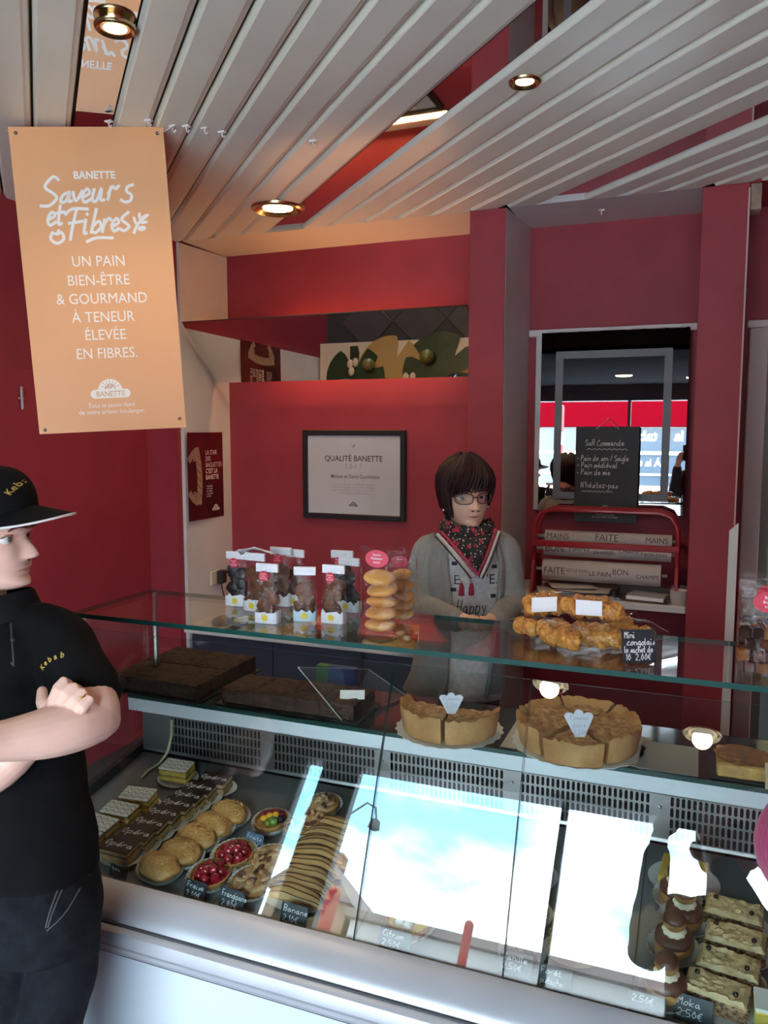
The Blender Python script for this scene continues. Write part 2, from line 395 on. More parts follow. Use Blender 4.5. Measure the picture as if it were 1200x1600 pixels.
# door to the back room
d2 = structure(MB().box((.185, Y2 - .03, 0), (.262, Y2 + .1, 2.10), 0, .004).box((1.06, Y2 - .03, 0), (1.12, Y2 + .1, 2.1), 0, .004).box((.262, Y2 - .03, 2.03), (1.06, Y2 + .1, 2.1), 0, .004).build('door_2', M('door_frame_beige', (.55, .49, .42), .5)))
panel('inner_jamb', (.262, Y2 - .01, 0), (.30, Y2 + .1, 2.03), M('olive_jamb', (.17, .16, .11), .5), d2)
wbk = panel('wall_beyond', (.1, 5.6, 0), (2.6, 5.7, 2.7), M('yellow_wall', (.75, .66, .36), .6))
panel('dado', (.1, 5.57, 0), (2.6, 5.6, 1.72), M('dark_green_dado', (.05, .055, .035), .5), wbk)
panel('dado_rail', (.1, 5.55, 1.72), (2.6, 5.6, 1.78), BLACK, wbk)
panel('ceiling_beyond', (.0, 4.05, 2.6), (2.7, 5.7, 2.7), WHITE)
panel('floor_beyond', (.0, 4.05, -.05), (2.7, 5.7, 0), DARKG)
panel('wall_beyond_left', (.0, 4.05, 0), (.1, 5.7, 2.65), WHITE, wbk)
panel('wall_beyond_right', (2.6, 4.05, 0), (2.7, 5.7, 2.65), WHITE, wbk)
panel('ceiling_bay', (C2R, Y1, ZC), (XR + .1, Y2 + .1, ZC + .1), RED)
d3 = structure(MB().box((XL, YF + .05, .02), (XL + .045, 1.25, 2.25), 0, .006).build('added_dark_screen', M('added_screen_dark', (.02, .021, .023), .9, spec=.05)))  # unseen dark leaf, inset and handle, added to darken the front glass reflection
MB().box((XL + .045, YF + .25, .9), (XL + .049, 1.05, 2.1), 0, .001).build('screen_inset', M('screen_inset_dark', (.010, .011, .012), .9, spec=.05), d3)
MB().tube([(XL + .07, YF + .15, .95), (XL + .07, YF + .15, 1.25)], .01, 8).box((XL + .045, YF + .145, .97), (XL + .07, YF + .155, .98)).box((XL + .045, YF + .145, 1.22), (XL + .07, YF + .155, 1.23)).build('screen_handle', STEEL, d3)
# ------------------------------------------------------------------ slatted ceiling at 45 degrees
ND = (.70710678, .70710678); PIT = .1185; N0 = .0255
YC = .90
def clip(poly, a, b, c):           # keep a*x+b*y<=c
    out = []
    for i in range(len(poly)):
        p = poly[i]; q = poly[(i + 1) % len(poly)]; dp = a * p[0] + b * p[1] - c; dq = a * q[0] + b * q[1] - c
        if dp <= 0: out.append(p)
        if dp * dq < 0:
            t = dp / (dp - dq); out.append((p[0] + (q[0] - p[0]) * t, p[1] + (q[1] - p[1]) * t))
    return out
def strip(n0, n1):
    P = [(XL, YC), (XR, YC), (XR, Y1 + .003), (XL, Y1 + .003)]
    P = clip(P, ND[0], ND[1], n1); 
    if len(P) > 2: P = clip(P, -ND[0], -ND[1], -n0)
    return P if len(P) > 2 else None
SLAT = M('slat_enamel', (.80, .83, .71), .32, var=.03, vs=3, bump=.01, bs=8)
ceil = panel('ceiling', (XL - .1, YC, ZC + .03), (XR + .1, Y2 + .1, ZC + .08), M('ceiling_void', (.06, .055, .05), .7))
def slat(k):
    a = N0 + k * PIT; w = PIT; mirror = k in (1, 9, 17)
    if mirror: segs = [(a + .004, a + w - .004, .014, .014)]
    else: segs = [(a + .002, a + .010, .018, .003), (a + .010, a + .014, .003, 0), (a + .014, a + w - .024, 0, 0), (a + w - .024, a + w - .018, 0, .003), (a + w - .018, a + w - .008, .003, .006), (a + w - .008, a + w - .004, .006, .02)]
    mb = MB()
    for n0, n1, z0, z1 in segs:
        P = strip(n0, n1)
        if not P: continue
        vs = []
        for x, y in P:
            n = ND[0] * x + ND[1] * y; t = (n - n0) / (n1 - n0); vs.append((x, y, ZC + z0 + (z1 - z0) * t))
        mb.add(vs, [list(range(len(vs)))])
    if mb.v:
        o = mb.build('mirror_strip' if mirror else 'slat', BRASSM if mirror else SLAT, ceil, smooth=False)
for k in range(-16, 36): slat(k)
# lowered dark ceiling over the customers, with its front
lc = panel('ceiling_lowered', (XL, YF, 2.45), (XR, YC, 2.49), M('dark_ceiling', (.022, .023, .025), 1., spec=0., var=.05, vs=3))
panel('bulkhead', (XL, YC - .02, 2.45), (XR, YC, ZC + .08), MC['dark_ceiling'], lc)
# recessed spots
WARM = (1.0, .62, .25)
def downlight(p, r, label, power, tall=.012, spot=150, es=9.):
    t = thing('downlight', label, 'ceiling light', p, group='recessed ceiling spots')
    mb = MB(); prof = [(r * .72, .02), (r * .70, -.001), (r * .8, -tall * .75), (r * .88, -tall), (r * .97, -tall * .6), (r, 0), (r, .004)]
    mb.lathe(prof, 32, p).build('trim_ring', GOLD, t)
    mb = MB().lathe([(r * .72, -.001), (r * .6, .016), (r * .35, .032), (r * .01, .036)], 24, p)
    mb.build('reflector', M('reflector_gold', (.85, .62, .3), .2, 1.), t)
    MB().lathe([(r * .01, -tall * .35 ), (r * .4, -tall * .45), (r * .56, -tall * .2), (r * .58, .008), (r*.01, .01)], 20, p).build('bulb', M('bulb_glow_%d' % (es * 10), (1, .8, .5), .4, emit=(1, .74, .36) if es > 5 else (.8, .9, .8), es=es), t)
    la = bpy.data.lights.new('spot', 'SPOT'); la.energy = power; la.color = (1, .72, .42); la.spot_size = math.radians(spot); la.spot_blend = .7; la.shadow_soft_size = r * .5
    lo = bpy.data.objects.new('spot', la); SC.collection.objects.link(lo); lo.location = (0, 0, -.03); lo.parent = t
    return t
downlight(atZ(180, 44, ZC), .050, 'small brass downlight set in the mirror strip above the orange sign', 10, tall=.007)
downlight(atZ(434, 325, ZC), .118, 'wide oval brass downlight glowing beside the cream niche soffit', 16, tall=.014)
downlight(atZ(820, 127, ZC), .046, 'small brass downlight in the white slats right of the middle mirror strip', 12, tall=.009)
downlight((.06, -1.05, 2.45), .09, 'wide downlight in the dark lowered ceiling near the street', 6, es=.8)
downlight((-.62, -.75, 2.45), .09, 'wide downlight in the dark lowered ceiling above the customers', 6, es=.8)
# ------------------------------------------------------------------ shop front and street
FR = M('shopfront_dark', (.07, .07, .075), .5)
wf = panel('wall_front', (XL - .1, YF - .1, 0), (-2.19, YF, 2.75), FR)
panel('wall_part', (1.15, YF - .1, 0), (XR + .1, YF, 2.28), FR, wf)
panel('fascia', (-2.19, YF - .1, 2.27), (XR + .1, YF, 2.9), FR, wf)
w1 = structure(MB().box((-2.19, YF - .07, .0), (-2.15, YF - .01, 2.27)).box((-2.04, YF - .07, 0), (-1.80, YF - .01, 2.27)).box((-.62, YF - .06, 0), (-.585, YF - .02, 2.27)).box((1.1, YF - .07, 0), (1.15, YF - .01, 2.27)).build('window_1', M('window_alu', (.12, .12, .12), .5, .3)))
MB().box((-2.15, YF - .045, .02), (-2.04, YF - .037, 2.26)).build('pane', GLASS, w1)
panel('street', (-30, -30, -.2), (30, YF - .1, -.02), M('pale_paving', (.55, .54, .52), .8, var=.1, vs=1))
# houses across the street
bt = thing('cafe_building', 'low cafe across the street with red awning band and white lettering', 'building', (-1, -10.2, -.02))
PLAST = M('pale_render', (.62, .62, .60), .8, var=.06, vs=2)
MB().box((-4.8, -14, -.02), (7.5, -10.2, 3.4)).build('facade', PLAST, bt)
MB().box((-4.85, -14, 3.4), (7.6, -10.0, 3.52)).build('roof_edge', M('grey_roof', (.22, .17, .15), .8), bt)
aw = MB().box((-5.0, -10.2, 2.45), (7.3, -9.9, 2.98)).build('awning_band', M('red_awning', (.07, .0008, .003), 1., spec=0.), bt)
sb = MB().box((-3.4, -10.2, 1.2), (2.2, -10.12, 2.42)).build('shop_glass', M('blue_grey_glass', (.045, .06, .075), .15), bt)
mb = MB(); XT = Matrix(((-1, 0, 0, -.65), (0, 0, 0, -10.11), (0, 1, 0, 0), (0, 0, 0, 1)))
XT = Matrix(((-1, 0, 0, -.65), (0, 0, 1, -10.10), (0, 1, 0, 0), (0, 0, 0, 1)))
for t_, s_, y_ in (('À', .30, 2.16), ('la', .30, 2.16), ('table', .30, 2.16), ('de', .30, 2.16), ('À la table', .2, 1.62)):
    MB().text(t_, s_, ({'À': -1.05, 'la': -.62, 'table': .1, 'de': .85}.get(t_, .1), y_), 0, bold=.02, X=XT).build('lettering', M('white_letters', (.8, .8, .8), .5), bt, smooth=False)
MB().box((-3.4, -10.1, 1.86), (2.2, -10.08, 1.93)).box((-3.4, -10.1, 1.42), (2.2, -10.08, 1.46)).box((.6, -10.12, 0), (.72, -10.05, 2.4)).box((-1.9, -10.12, 0), (-1.72, -10.05, 2.4)).build('glazing_bars', M('white_bars', (.7, .7, .7), .4), bt)
bp = MB().box((.85, -10.1, -.02), (1.25, -9.75, 2.42)).build('pillar', M('brick_red', (.34, .10, .07), .8, var=.1, vs=20), bt)
MO = M('mortar', (.5, .42, .38), .9); b0 = None
mbk = MB().box((-.112, -.02, -.03), (.112, .02, .03), 0, .004)
for r in range(28):
    for c in range(2):
        if b0 is None: o = b0 = mbk.build('brick', M('brick_face', (.40, .12, .08), .85, var=.25, vs=6), bp)
        else: o = b0.copy(); SC.collection.objects.link(o); o.parent = bp
        o.location = Vector((.95 + c * .24 - (.06 if r % 2 else 0), -9.74, .05 + r * .078)) - WLOC[bp.name]
gh = thing('gabled_house', 'brown gabled house beyond the cafe roof', 'building', (-6.5, -12, -.02))
MB().box((-6.3, -13.5, -.02), (-4.9, -10.2, 3.6)).build('wall', M('brown_brick', (.30, .18, .12), .85, var=.2, vs=3), gh)
MB().add([(-6.4, -13.6, 3.6), (-4.82, -13.6, 3.6), (-4.82, -10.1, 3.6), (-6.4, -10.1, 3.6), (-5.6, -13.6, 4.35), (-5.6, -10.1, 4.35)], [(0, 1, 2, 3), (0, 4, 1), (3, 2, 5), (0, 3, 5, 4), (1, 4, 5, 2)]).build('roof', MC['grey_roof'], gh)
MB().box((-6.1, -12, 3.8), (-5.85, -11.7, 4.8)).build('chimney', MC['brown_brick'], gh)
MB().box((-5.9, -10.2, 2.4), (-5.3, -10.15, 3.3)).build('window', MC['blue_grey_glass'], gh)
sl = thing('street_lamp', 'grey street lamp with two curved arms before the cafe', 'lamp', (-4.6, -8.2, -.02))
MB().tube([(-4.6, -8.2, 0), (-4.6, -8.2, 4.3)], .03, 8).build('post', DARKG, sl)
for sgn in (-1, 1):
    MB().tube([(-4.6, -8.2, 4.2), (-4.6 + sgn * .3, -8.2, 4.5), (-4.6 + sgn * .45, -8.2, 4.45), (-4.6 + sgn * .5, -8.2, 4.3)], .015, 6).build('arm', DARKG, sl)
    MB().lathe([(.02, 0), (.07, -.03), (.09, -.14), (.03, -.17)], 12, (-4.6 + sgn * .5, -8.2, 4.3)).build('lantern', DARKG, sl)
for i, (x, y) in enumerate(((-3.25, -5.4), (-1.85, -5.4))):
    t = thing('traffic_post', ('red street post with white bands before the gabled house', 'red street post with white bands before the cafe lettering')[i], 'post', (x, y, -.02))
    MB().tube([(x, y, 0), (x, y, (2.5, 2.5)[i])], (.07, .045)[i], 12).build('pole', M('signal_red', (.30, .012, .008), .6), t)
    MB().lathe([((.073, .048)[i], 1.9), ((.073, .048)[i], 2.1)], 16, (x, y, 0)).build('band', WHITE, t)
vn = thing('van', 'white parked van in the street beside the brick pillar', 'car', (3.4, -7.6, -.02))
mb = MB(); pr = [(-2.2, .3), (2.2, .3), (2.25, 1.0), (1.5, 1.15), (.9, 1.95), (-2.1, 2.0), (-2.25, 1.2)]
mb.loft([[V(3.4 + x, y, z) for x, z in pr] for y in (-8.5, -8.45, -6.75, -6.7)]).build('body', M('car_white', (.8, .8, .8), .25, coat=.5), vn)
for x in (-1.4, 1.4): MB().lathe([(.01, -.1), (.3, -.1), (.34, -.06), (.34, .06), (.3, .1), (.01, .1)], 20, X=Matrix.Translation((3.4 + x, -6.75, .32)) @ Matrix.Rotation(math.pi / 2, 4, 'X')).build('wheel', BLACK, vn)
MB().box((3.4, -6.72, 1.25), (4.5, -6.69, 1.75), 0).build('side_window', MC['blue_grey_glass'], vn)
# ------------------------------------------------------------------ the display counter
CT = thing('display_counter', 'refrigerated glass display counter with white front and aluminium rails', 'counter', (-.3, 1.45, 0))
CX0, CX1 = -1.31, .80
GT = V(0, 1.37, 1.212); GB = V(0, 1.174, .774)       # front glass, top and bottom edge
DK0, DK1 = V(0, 1.185, .757), V(0, 1.60, .832)       # deck front / back
def deck_z(y): return DK0.z + (DK1.z - DK0.z) * (y - DK0.y) / (DK1.y - DK0.y)
def atDeck(px, py):
    r = _ray(px, py); s = (DK1.z - DK0.z) / (DK1.y - DK0.y); t = (DK0.z - s * DK0.y - H) / (r.z - s * r.y); return CO + r * t
FRONTW = M('counter_front_white', (.64, .72, .78), .35, var=.015, vs=2)
def ext(prof, x0, x1):     # extrude a (y,z) profile along X
    return MB().loft([[V(x0, y, z) for y, z in prof], [V(x1, y, z) for y, z in prof]])
ext([(1.125, .10), (1.115, .715), (1.135, .72), (1.70, .72), (1.70, .10)], CX0 + .02, CX1 - .02).build('base', FRONTW, CT)
ext([(1.16, 0), (1.16, .1), (1.68, .1), (1.68, 0)], CX0 + .04, CX1 - .04).build('plinth', DARKG, CT)
# rails
ext([(1.178, .768), (1.170, .782), (1.152, .781), (1.118, .760), (1.110, .752), (1.108, .744), (1.130, .738), (1.178, .745)], CX0, CX1).build('upper_rail', ALU, CT)
ext([(1.13, .741), (1.100, .740), (1.092, .735), (1.088, .722), (1.088, .714), (1.093, .712), (1.088, .710), (1.089, .702), (1.094, .700), (1.09, .698), (1.098, .690), (1.13, .688)], CX0, CX1).build('lower_rail', ALU, CT)
ext([(1.110, .7445), (1.104, .7442), (1.104, .7405), (1.112, .7403)], CX0, CX1).build('rail_line', DARKG, CT)
ext([(1.13, .69), (1.112, .688), (1.112, .676), (1.13, .672)], CX0 + .005, CX1).build('rail_groove', DARKG, CT)
# deck, grille, back
ext([(1.178, .752), (1.185, .757), (1.60, .832), (1.60, .80), (1.178, .73)], CX0 + .015, CX1 - .015).build('deck', M('deck_steel', (.20, .205, .20), .3, .4, var=.05, vs=3), CT)
for pxl in (250, 420, 640, 1000):
    q = atDeck(pxl, 1300 if pxl < 700 else 1420)
    MB().add([(q.x, 1.19, deck_z(1.19) + .0012), (q.x + .002, 1.19, deck_z(1.19) + .0012), (q.x + .002, 1.595, deck_z(1.595) + .0012), (q.x, 1.595, deck_z(1.595) + .0012)], [(0, 1, 2, 3)]).build('deck_seam', DARKG, CT)
mb = MB()
GY = 1.60; gz0, gz1 = .845, .935; PX = .0104; x = CX0 + .10; i = 0
rows = 4; rh = (gz1 - gz0) / rows; cells = []
while x + PX < CX1 - .03:
    if i % 26 == 25:
        mb.add([(x, GY, gz0), (x + .035, GY, gz0), (x + .035, GY, gz1), (x, GY, gz1)], [(0, 1, 2, 3)]); x += .035; i += 1; continue
    for r in range(rows):
        a, b = x, x + PX; c, d = gz0 + r * rh, gz0 + (r + 1) * rh; hw = PX * .30; hh = rh * .42; cx, cz = (a + b) / 2, (c + d) / 2
        inn = [(cx - hw, cz - hh * .7), (cx - hw * .5, cz - hh), (cx + hw * .5, cz - hh), (cx + hw, cz - hh * .7), (cx + hw, cz + hh * .7), (cx + hw * .5, cz + hh), (cx - hw * .5, cz + hh), (cx - hw, cz + hh * .7)]
        outp = [(a, c), (a, c), (b, c), (b, c), (b, d), (b, d), (a, d), (a, d)]
        vs = [(u, GY, w) for u, w in inn] + [(a, GY, c), (b, GY, c), (b, GY, d), (a, GY, d)]
        mb.add(vs, [(8, 9, 2, 1), (9, 3, 2), (9, 10, 4, 3), (10, 5, 4), (10, 11, 6, 5), (11, 7, 6), (11, 8, 0, 7), (8, 1, 0)])
    x += PX; i += 1
mb.add([(CX0 + .015, GY, gz1), (CX1 - .015, GY, gz1), (CX1 - .015, GY - .004, gz1 + .012), (CX0 + .015, GY - .004, gz1 + .012)], [(0, 1, 2, 3)])
mb.add([(CX0 + .015, GY, gz0), (CX1 - .015, GY, gz0), (CX1 - .015, GY - .002, gz0 - .006), (CX0 + .015, GY - .002, gz0 - .006)], [(0, 1, 2, 3)])
mb.add([(CX0 + .015, GY, gz0), (CX0 + .10, GY, gz0), (CX0 + .10, GY, gz1), (CX0 + .015, GY, gz1)], [(0, 1, 2, 3)])
mb.build('grille', M('grille_steel', (.36, .35, .35), .3, .9), CT, smooth=False)
MB().box((CX0 + .015, GY + .025, .80), (CX1 - .015, GY + .035, .97)).build('evaporator_back', BLACK, CT)
ext([(1.60, .952), (1.588, .958), (1.588, .968), (1.62, .968)], CX0 + .015, CX1 - .015).build('grille_seal', DARKG, CT)
sx = CX0 + .10 + 25 * PX
for k in range(6):
    xx = CX0 + .10 + 25 * PX + k * (25 * PX + .035) + .0175
    if xx < CX1 - .03: MB().lump((xx, GY - .001, (gz0 + gz1) / 2 + .02), (.004, .003, .004), sub=1, amt=0).build('screw', STEEL, CT)
# upper shelf
SZ, SY = 1.0, 1.548
ext([(SY + .004, SZ - .006), (SY + .004, SZ), (1.80, SZ), (1.80, SZ - .006)], CX0 + .015, CX1 - .015).build('shelf', M('shelf_smoked', (.028, .03, .032), .08, spec=.5), CT)
ext([(SY - .002, SZ - .008), (SY - .002, SZ + .001), (SY + .004, SZ + .001), (SY + .004, SZ - .008)], CX0 + .015, CX1 - .015).build('shelf_edge', M('shelf_edge_green', (.012, .05, .045), .15), CT)
ext([(SY + .001, SZ - .040), (SY - .001, SZ - .008), (SY + .05, SZ - .008), (SY + .05, SZ - .040)], CX0 + .015, CX1 - .015).build('shelf_lip', M('lip_grey', (.66, .70, .74), .35), CT)
# glass
def sheet(name, a, b, nrm, th, x0, x1):
    """a clear sheet of real thickness: clear faces, coloured edges"""
    a = Vector(a); b = Vector(b); n = Vector(nrm).normalized() * th
    P = [V(x0, a.y, a.z), V(x1, a.y, a.z), V(x1, b.y, b.z), V(x0, b.y, b.z)]
    vs = P + [p + n for p in P]
    return MB().add(vs, [(0, 1, 2, 3), (4, 5, 6, 7), (0, 1, 5, 4), (2, 3, 7, 6), (1, 2, 6, 5), (0, 3, 7, 4)], [0, 0, 1, 1, 1, 1]).build(name, [GLASS, GEDGE], CT, smooth=False)
tg = sheet('glass_top', (0, 1.382, 1.240), (0, 1.662, 1.240), (0, 0, -1), .010, CX0, CX1)
gd = (GT - GB).normalized(); gn = V(0, gd.z, -gd.y)
SEAMS = [CX0 + .01, -.880, -.522, -.259, .12, .46, CX1 - .01]
SEAMS = [CX0 + .01, -.522, -.262, .16, CX1 - .01]
for a, b in zip(SEAMS[:-1], SEAMS[1:]):
    sheet('front_glass', GT, GB, gn, .006, a + .0012, b - .0012)
# end panels
for s, X0 in ((1, CX0), (-1, CX1)):
    P = [(1.172, .76), (1.375, 1.222), (1.66, 1.222), (1.66, .90)]
    mb = MB().loft([[V(X0 + s * .002, y, z) for y, z in P], [V(X0 + s * .008, y, z) for y, z in P]]); 
    o = mb.build('side_glass', GLASS, CT, smooth=False)
    P = [(1.172, .70), (1.18, .79), (1.39, .82), (1.72, .872), (1.72, .70)]
    MB().loft([[V(X0 - s * .002, y, z) for y, z in P], [V(X0 + s * .014, y, z) for y, z in P]]).build('side_panel', M('side_dark_green', (.035, .05, .05), .2), CT)
    MB().box((X0, 1.655, .70), (X0 + s * .02, 1.70, 1.20)).build('rear_post', M('post_clear_grey', (.35, .33, .33), .3, .5), CT) if s < 0 else None
    MB().box((X0 + s * .004, 1.378, 1.205), (X0 + s * .032, 1.40, 1.228), 0, .003).lump((X0 + s * .012, 1.372, 1.216), (.008, .006, .008), sub=2, amt=0).build('glass_hinge', STEEL, CT)
MB().tube([(CX0 + .02, 1.655, .985), (CX0 + .02, 1.657, 1.228)], .008, 8).build('support_rod', M('rod_grey', (.3, .27, .27), .3, .6), CT)
# hose inside on the left
h = [(268, 1126), (268, 1150), (262, 1175), (250, 1192), (232, 1207), (222, 1217)]
hp = [atY(*h[0], 1.575), atY(*h[1], 1.57), atY(*h[2], 1.56), atY(*h[3], 1.55), atDeck(*h[4]) + V(0, 0, .006), atDeck(*h[5]) + V(0, 0, .004)]
MB().tube(hp, .0032, 8).build('hose', M('hose_yellow', (.48, .47, .25), .35), CT)
MB().box((CX0 + .1, 1.73, .83), (CX1, 1.98, .86), 0, .004).build('rear_worktop', M('worktop_grey', (.12, .12, .125), .4), CT)
# worktop behind the counter (serving side)
ext([(1.70, .10), (1.70, .80), (1.73, .80), (1.73, .10)], CX0, CX1).build('rear_panel', DARKG, CT)
# ------------------------------------------------------------------ things on the walls
PAPERW = M('white_paper', (.80, .80, .80), .6)
INK = M('ink_black', (.02, .02, .02), .6)
def sun_logo(mb, x, y, w, z, m_shape, m_ink, text=True, sz=None):
    """rounded cloud badge with a rising sun and loaf over the name"""
    h = w * .22; pts = []
    for i in range(17):
        a = -math.pi / 2 + math.pi * i / 16; pts.append((x + w * .5 - h * .5 + h * .5 * math.cos(a), y + h * .5 * math.sin(a)))
    r = w * .30
    for i in range(19):
        a = math.radians(8) + math.radians(164) * i / 18; pts.append((x + r * math.cos(a) * 1.02, y + h * .35 + r * math.sin(a)))
    for i in range(17):
        a = math.pi / 2 + math.pi * i / 16; pts.append((x - w * .5 + h * .5 + h * .5 * math.cos(a), y + h * .5 * math.sin(a)))
    c = [(x, y, z)] + [(px, py, z) for px, py in pts]; n = len(pts)
    mb.add(c, [(0, 1 + i, 1 + (i + 1) % n) for i in range(n)], m_shape)
    for i in range(7):
        a = math.radians(24 + 22 * i); ca, sa = math.cos(a), math.sin(a)
        mb.ribbon([(x + r * .52 * ca, y + h * .5 + r * .52 * sa), (x + r * .86 * ca, y + h * .5 + r * .86 * sa)], w * .012, z + .0002, m_ink)
    arc = [(x + r * .42 * math.cos(a), y + h * .55 + r * .42 * math.sin(a)) for a in [math.pi * i / 10 for i in range(11)]]
    mb.ribbon(arc, w * .02, z + .0002, m_ink)
    for k in range(3): mb.ribbon([(x - r * .36 + k * r * .2, y + h * .62), (x - r * .1 + k * r * .2, y + h * .98)], w * .03, z + .0002, m_ink)
    if text: mb.text('BANETTE', w * .19, (x, y - w * .065), z + .0003, m_ink, bold=.012, sx=.9)
# hanging sign
S0 = [(13, 198), (245, 198), (280, 655), (60, 665)]
q0, q1 = atZ(13, 198, 2.6), atZ(245, 198, 2.6)
su = (CR * 7.82 + CU * .484 + CF).normalized(); sv = -(CR * .31 - CU * 7.28 + CF).normalized()
SW, SH = .476, .965
sc = q0 + su * SW / 2 - sv * SH / 2
sg = plane_thing('hanging_sign', 'orange hanging sign board with white lettering below the ceiling', 'sign', sc, su, sv)
OR = M('sign_orange', (.80, .40, .17), .45); LW = M('sign_lettering_white', (.92, .88, .80), .5)
MB().box((-SW / 2, -SH / 2, -.004), (SW / 2, SH / 2, 0), 0).build('board', OR, sg, world=False)
def sp(px, py):      # position on the board from its printed layout (967x1600 plate)
    s = (px - (42 + (195 - 42) * (py - 27) / (1585 - 27))) / (777 - 37 * (py - 27) / 1558.); t = (py - 27) / 1545.
    return (-SW / 2 + s * SW, SH / 2 - t * SH)
k = SW / 760.
def ctext(t, px, py, size, bold=0., sx=.95): MB().text(t, size * k, sp(px, py), .0006, 0, bold=bold, sx=sx).build('lettering', LW, sg, smooth=False, world=False)
ctext('BANETTE', 470, 280, 52, .03); 
for t, x, y in (('UN PAIN', 490, 716, ), ('BIEN-ÊTRE', 490, 812), ('& GOURMAND', 508, 906), ('À TENEUR', 514, 1000), ('ÉLEVÉE', 524, 1092), ('EN FIBRES.', 532, 1188)): ctext(t, x, y, 76, 0., .90)
ctext('Tout le savoir-faire', 555, 1446, 33); ctext('de votre artisan boulanger.', 558, 1480, 33)
# brush script, stroke by stroke
def brush(strokes, w, sc_=1.):
    for i, st in enumerate(strokes):
        P = _smooth([sp(x, y) for x, y in st], 5); MB().ribbon(P, w * k, .0006 + i * 2e-6, 0).build('script_stroke', LW, sg, smooth=False, world=False)
brush([[(290, 285), (262, 270), (222, 318), (262, 350), (280, 375), (245, 410), (200, 412)],
 [(345, 345), (312, 360), (300, 392), (325, 390), (345, 350), (338, 390), (356, 388)],
 [(362, 345), (376, 390), (408, 340)], [(410, 372), (444, 352), (432, 330), (408, 362), (418, 396), (452, 380)],
 [(468, 332), (458, 385), (480, 388), (505, 328), (500, 385), (518, 384)], [(552, 322), (536, 385)], [(538, 356), (560, 320), (576, 332), (592, 316)],
 [(664, 312), (636, 322), (632, 345), (655, 362), (652, 388), (626, 398), (602, 386)],
 [(240, 480), (270, 462), (256, 442), (236, 478), (246, 508), (276, 492)], [(298, 410), (288, 500), (305, 498)], [(272, 450), (318, 442)],
 [(322, 455), (360, 428), (436, 430)], [(378, 432), (356, 530), (348, 582)], [(340, 500), (410, 490)],
 [(425, 482), (416, 548), (430, 548)], [(430, 452), (433, 458)], [(478, 430), (452, 548)], [(458, 520), (490, 490), (500, 520), (474, 548), (455, 540)],
 [(520, 482), (508, 545)], [(514, 510), (540, 478), (552, 486)], [(556, 520), (590, 500), (580, 478), (556, 510), (566, 542), (592, 528)],
 [(640, 448), (606, 480), (630, 505), (644, 520), (620, 540), (598, 532)],
 [(430, 592), (480, 574), (560, 576)], [(258, 545), (250, 575), (280, 598), (314, 578), (305, 545), (282, 552), (258, 545)], [(282, 552), (290, 534)],
 [(668, 552), (690, 505), (735, 465)]], 15)
for x, y, a, b, r in ((672, 490, 8, 22, .2), (696, 468, 8, 20, -.1), (725, 470, 22, 9, .4), (720, 500, 20, 8, .2), (708, 530, 22, 14, .2)):
    c = sp(x, y); P = [(c[0] + (a * math.cos(t) * math.cos(r) - b * math.sin(t) * math.sin(r)) * k, c[1] + (a * math.cos(t) * math.sin(r) + b * math.sin(t) * math.cos(r)) * k, .0006) for t in [2 * math.pi * i / 12 for i in range(12)]]
    MB().add(P, [tuple(range(12))]).build('leaf_print', LW, sg, smooth=False, world=False)
mb = MB(); c = sp(548, 1375); sun_logo(mb, c[0], c[1], 205 * k, .0006, 0, 1); mb.build('emblem', [LW, M('emblem_tan', (.62, .40, .24), .5)], sg, smooth=False, world=False)
for x, y in ((80, 57), (790, 60), (222, 1552), (900, 1524)):
    c = sp(x, y); MB().lathe([(.0035, -.0045), (.0055, .0012), (.002, .0012), (.002, -.0045)], 14, (c[0], c[1], 0)).build('eyelet', INK, sg, world=False)
# ceiling hooks and cord
HK = M('hook_white', (.8, .78, .74), .5)
hooks = [(170, 189), (232, 188), (270, 197), (291, 197), (320, 200), (347, 206), (489, 220)]
for i, (x, y) in enumerate(hooks):
    p = atZ(x, y, ZC - .001)
    w = ('above the orange sign, before the mirror strip', 'at the right end of the orange sign, over its corner', 'that holds the cord of the orange sign', 'next to the hook with the cord', 'third from the corded hook', 'fourth from the corded hook', 'alone above the oval downlight')[i]
    t = thing('ceiling_hook', 'small white plastic ceiling hook ' + w, 'hook', p, group='white ceiling hooks')
    MB().box(p + V(-.013, -.008, -.004), p + V(.013, .008, .002), 0, .002).build('pad', HK, t)
    MB().tube([p + V(0, 0, -.004), p + V(0, 0, -.014), p + V(.006, 0, -.02), p + V(.010, 0, -.014)], .0022, 6).build('hook_arm', HK, t)
p = atZ(940, 328, ZC - .001)
t = thing('ceiling_hook', 'small white plastic hook on the grey soffit above the dark mirror', 'hook', p, group='white ceiling hooks')
MB().box(p + V(-.014, -.008, -.004), p + V(.014, .008, .002), 0, .002).build('pad', HK, t); MB().tube([p + V(0, 0, -.004), p + V(0, 0, -.02)], .003, 6).build('hook_arm', HK, t)
c1 = Matrix(sg.matrix_world) @ Vector((*sp(790, 60), .002)); c0 = atZ(270, 197, ZC - .018)
tag(MB().tube([c1, (c1 + c0) / 2 - V(0, 0, .004), c0], .0012, 6).build('sign_cord', HK), 'thin white cord from the orange sign to a ceiling hook', 'cord')
c1 = Matrix(sg.matrix_world) @ Vector((*sp(80, 57), .002)); c0 = c1 + V(-.06, .02, .022)
tag(MB().tube([c1, c0], .0012, 6).build('sign_cord', HK), 'short cord at the left eyelet of the orange sign', 'cord')
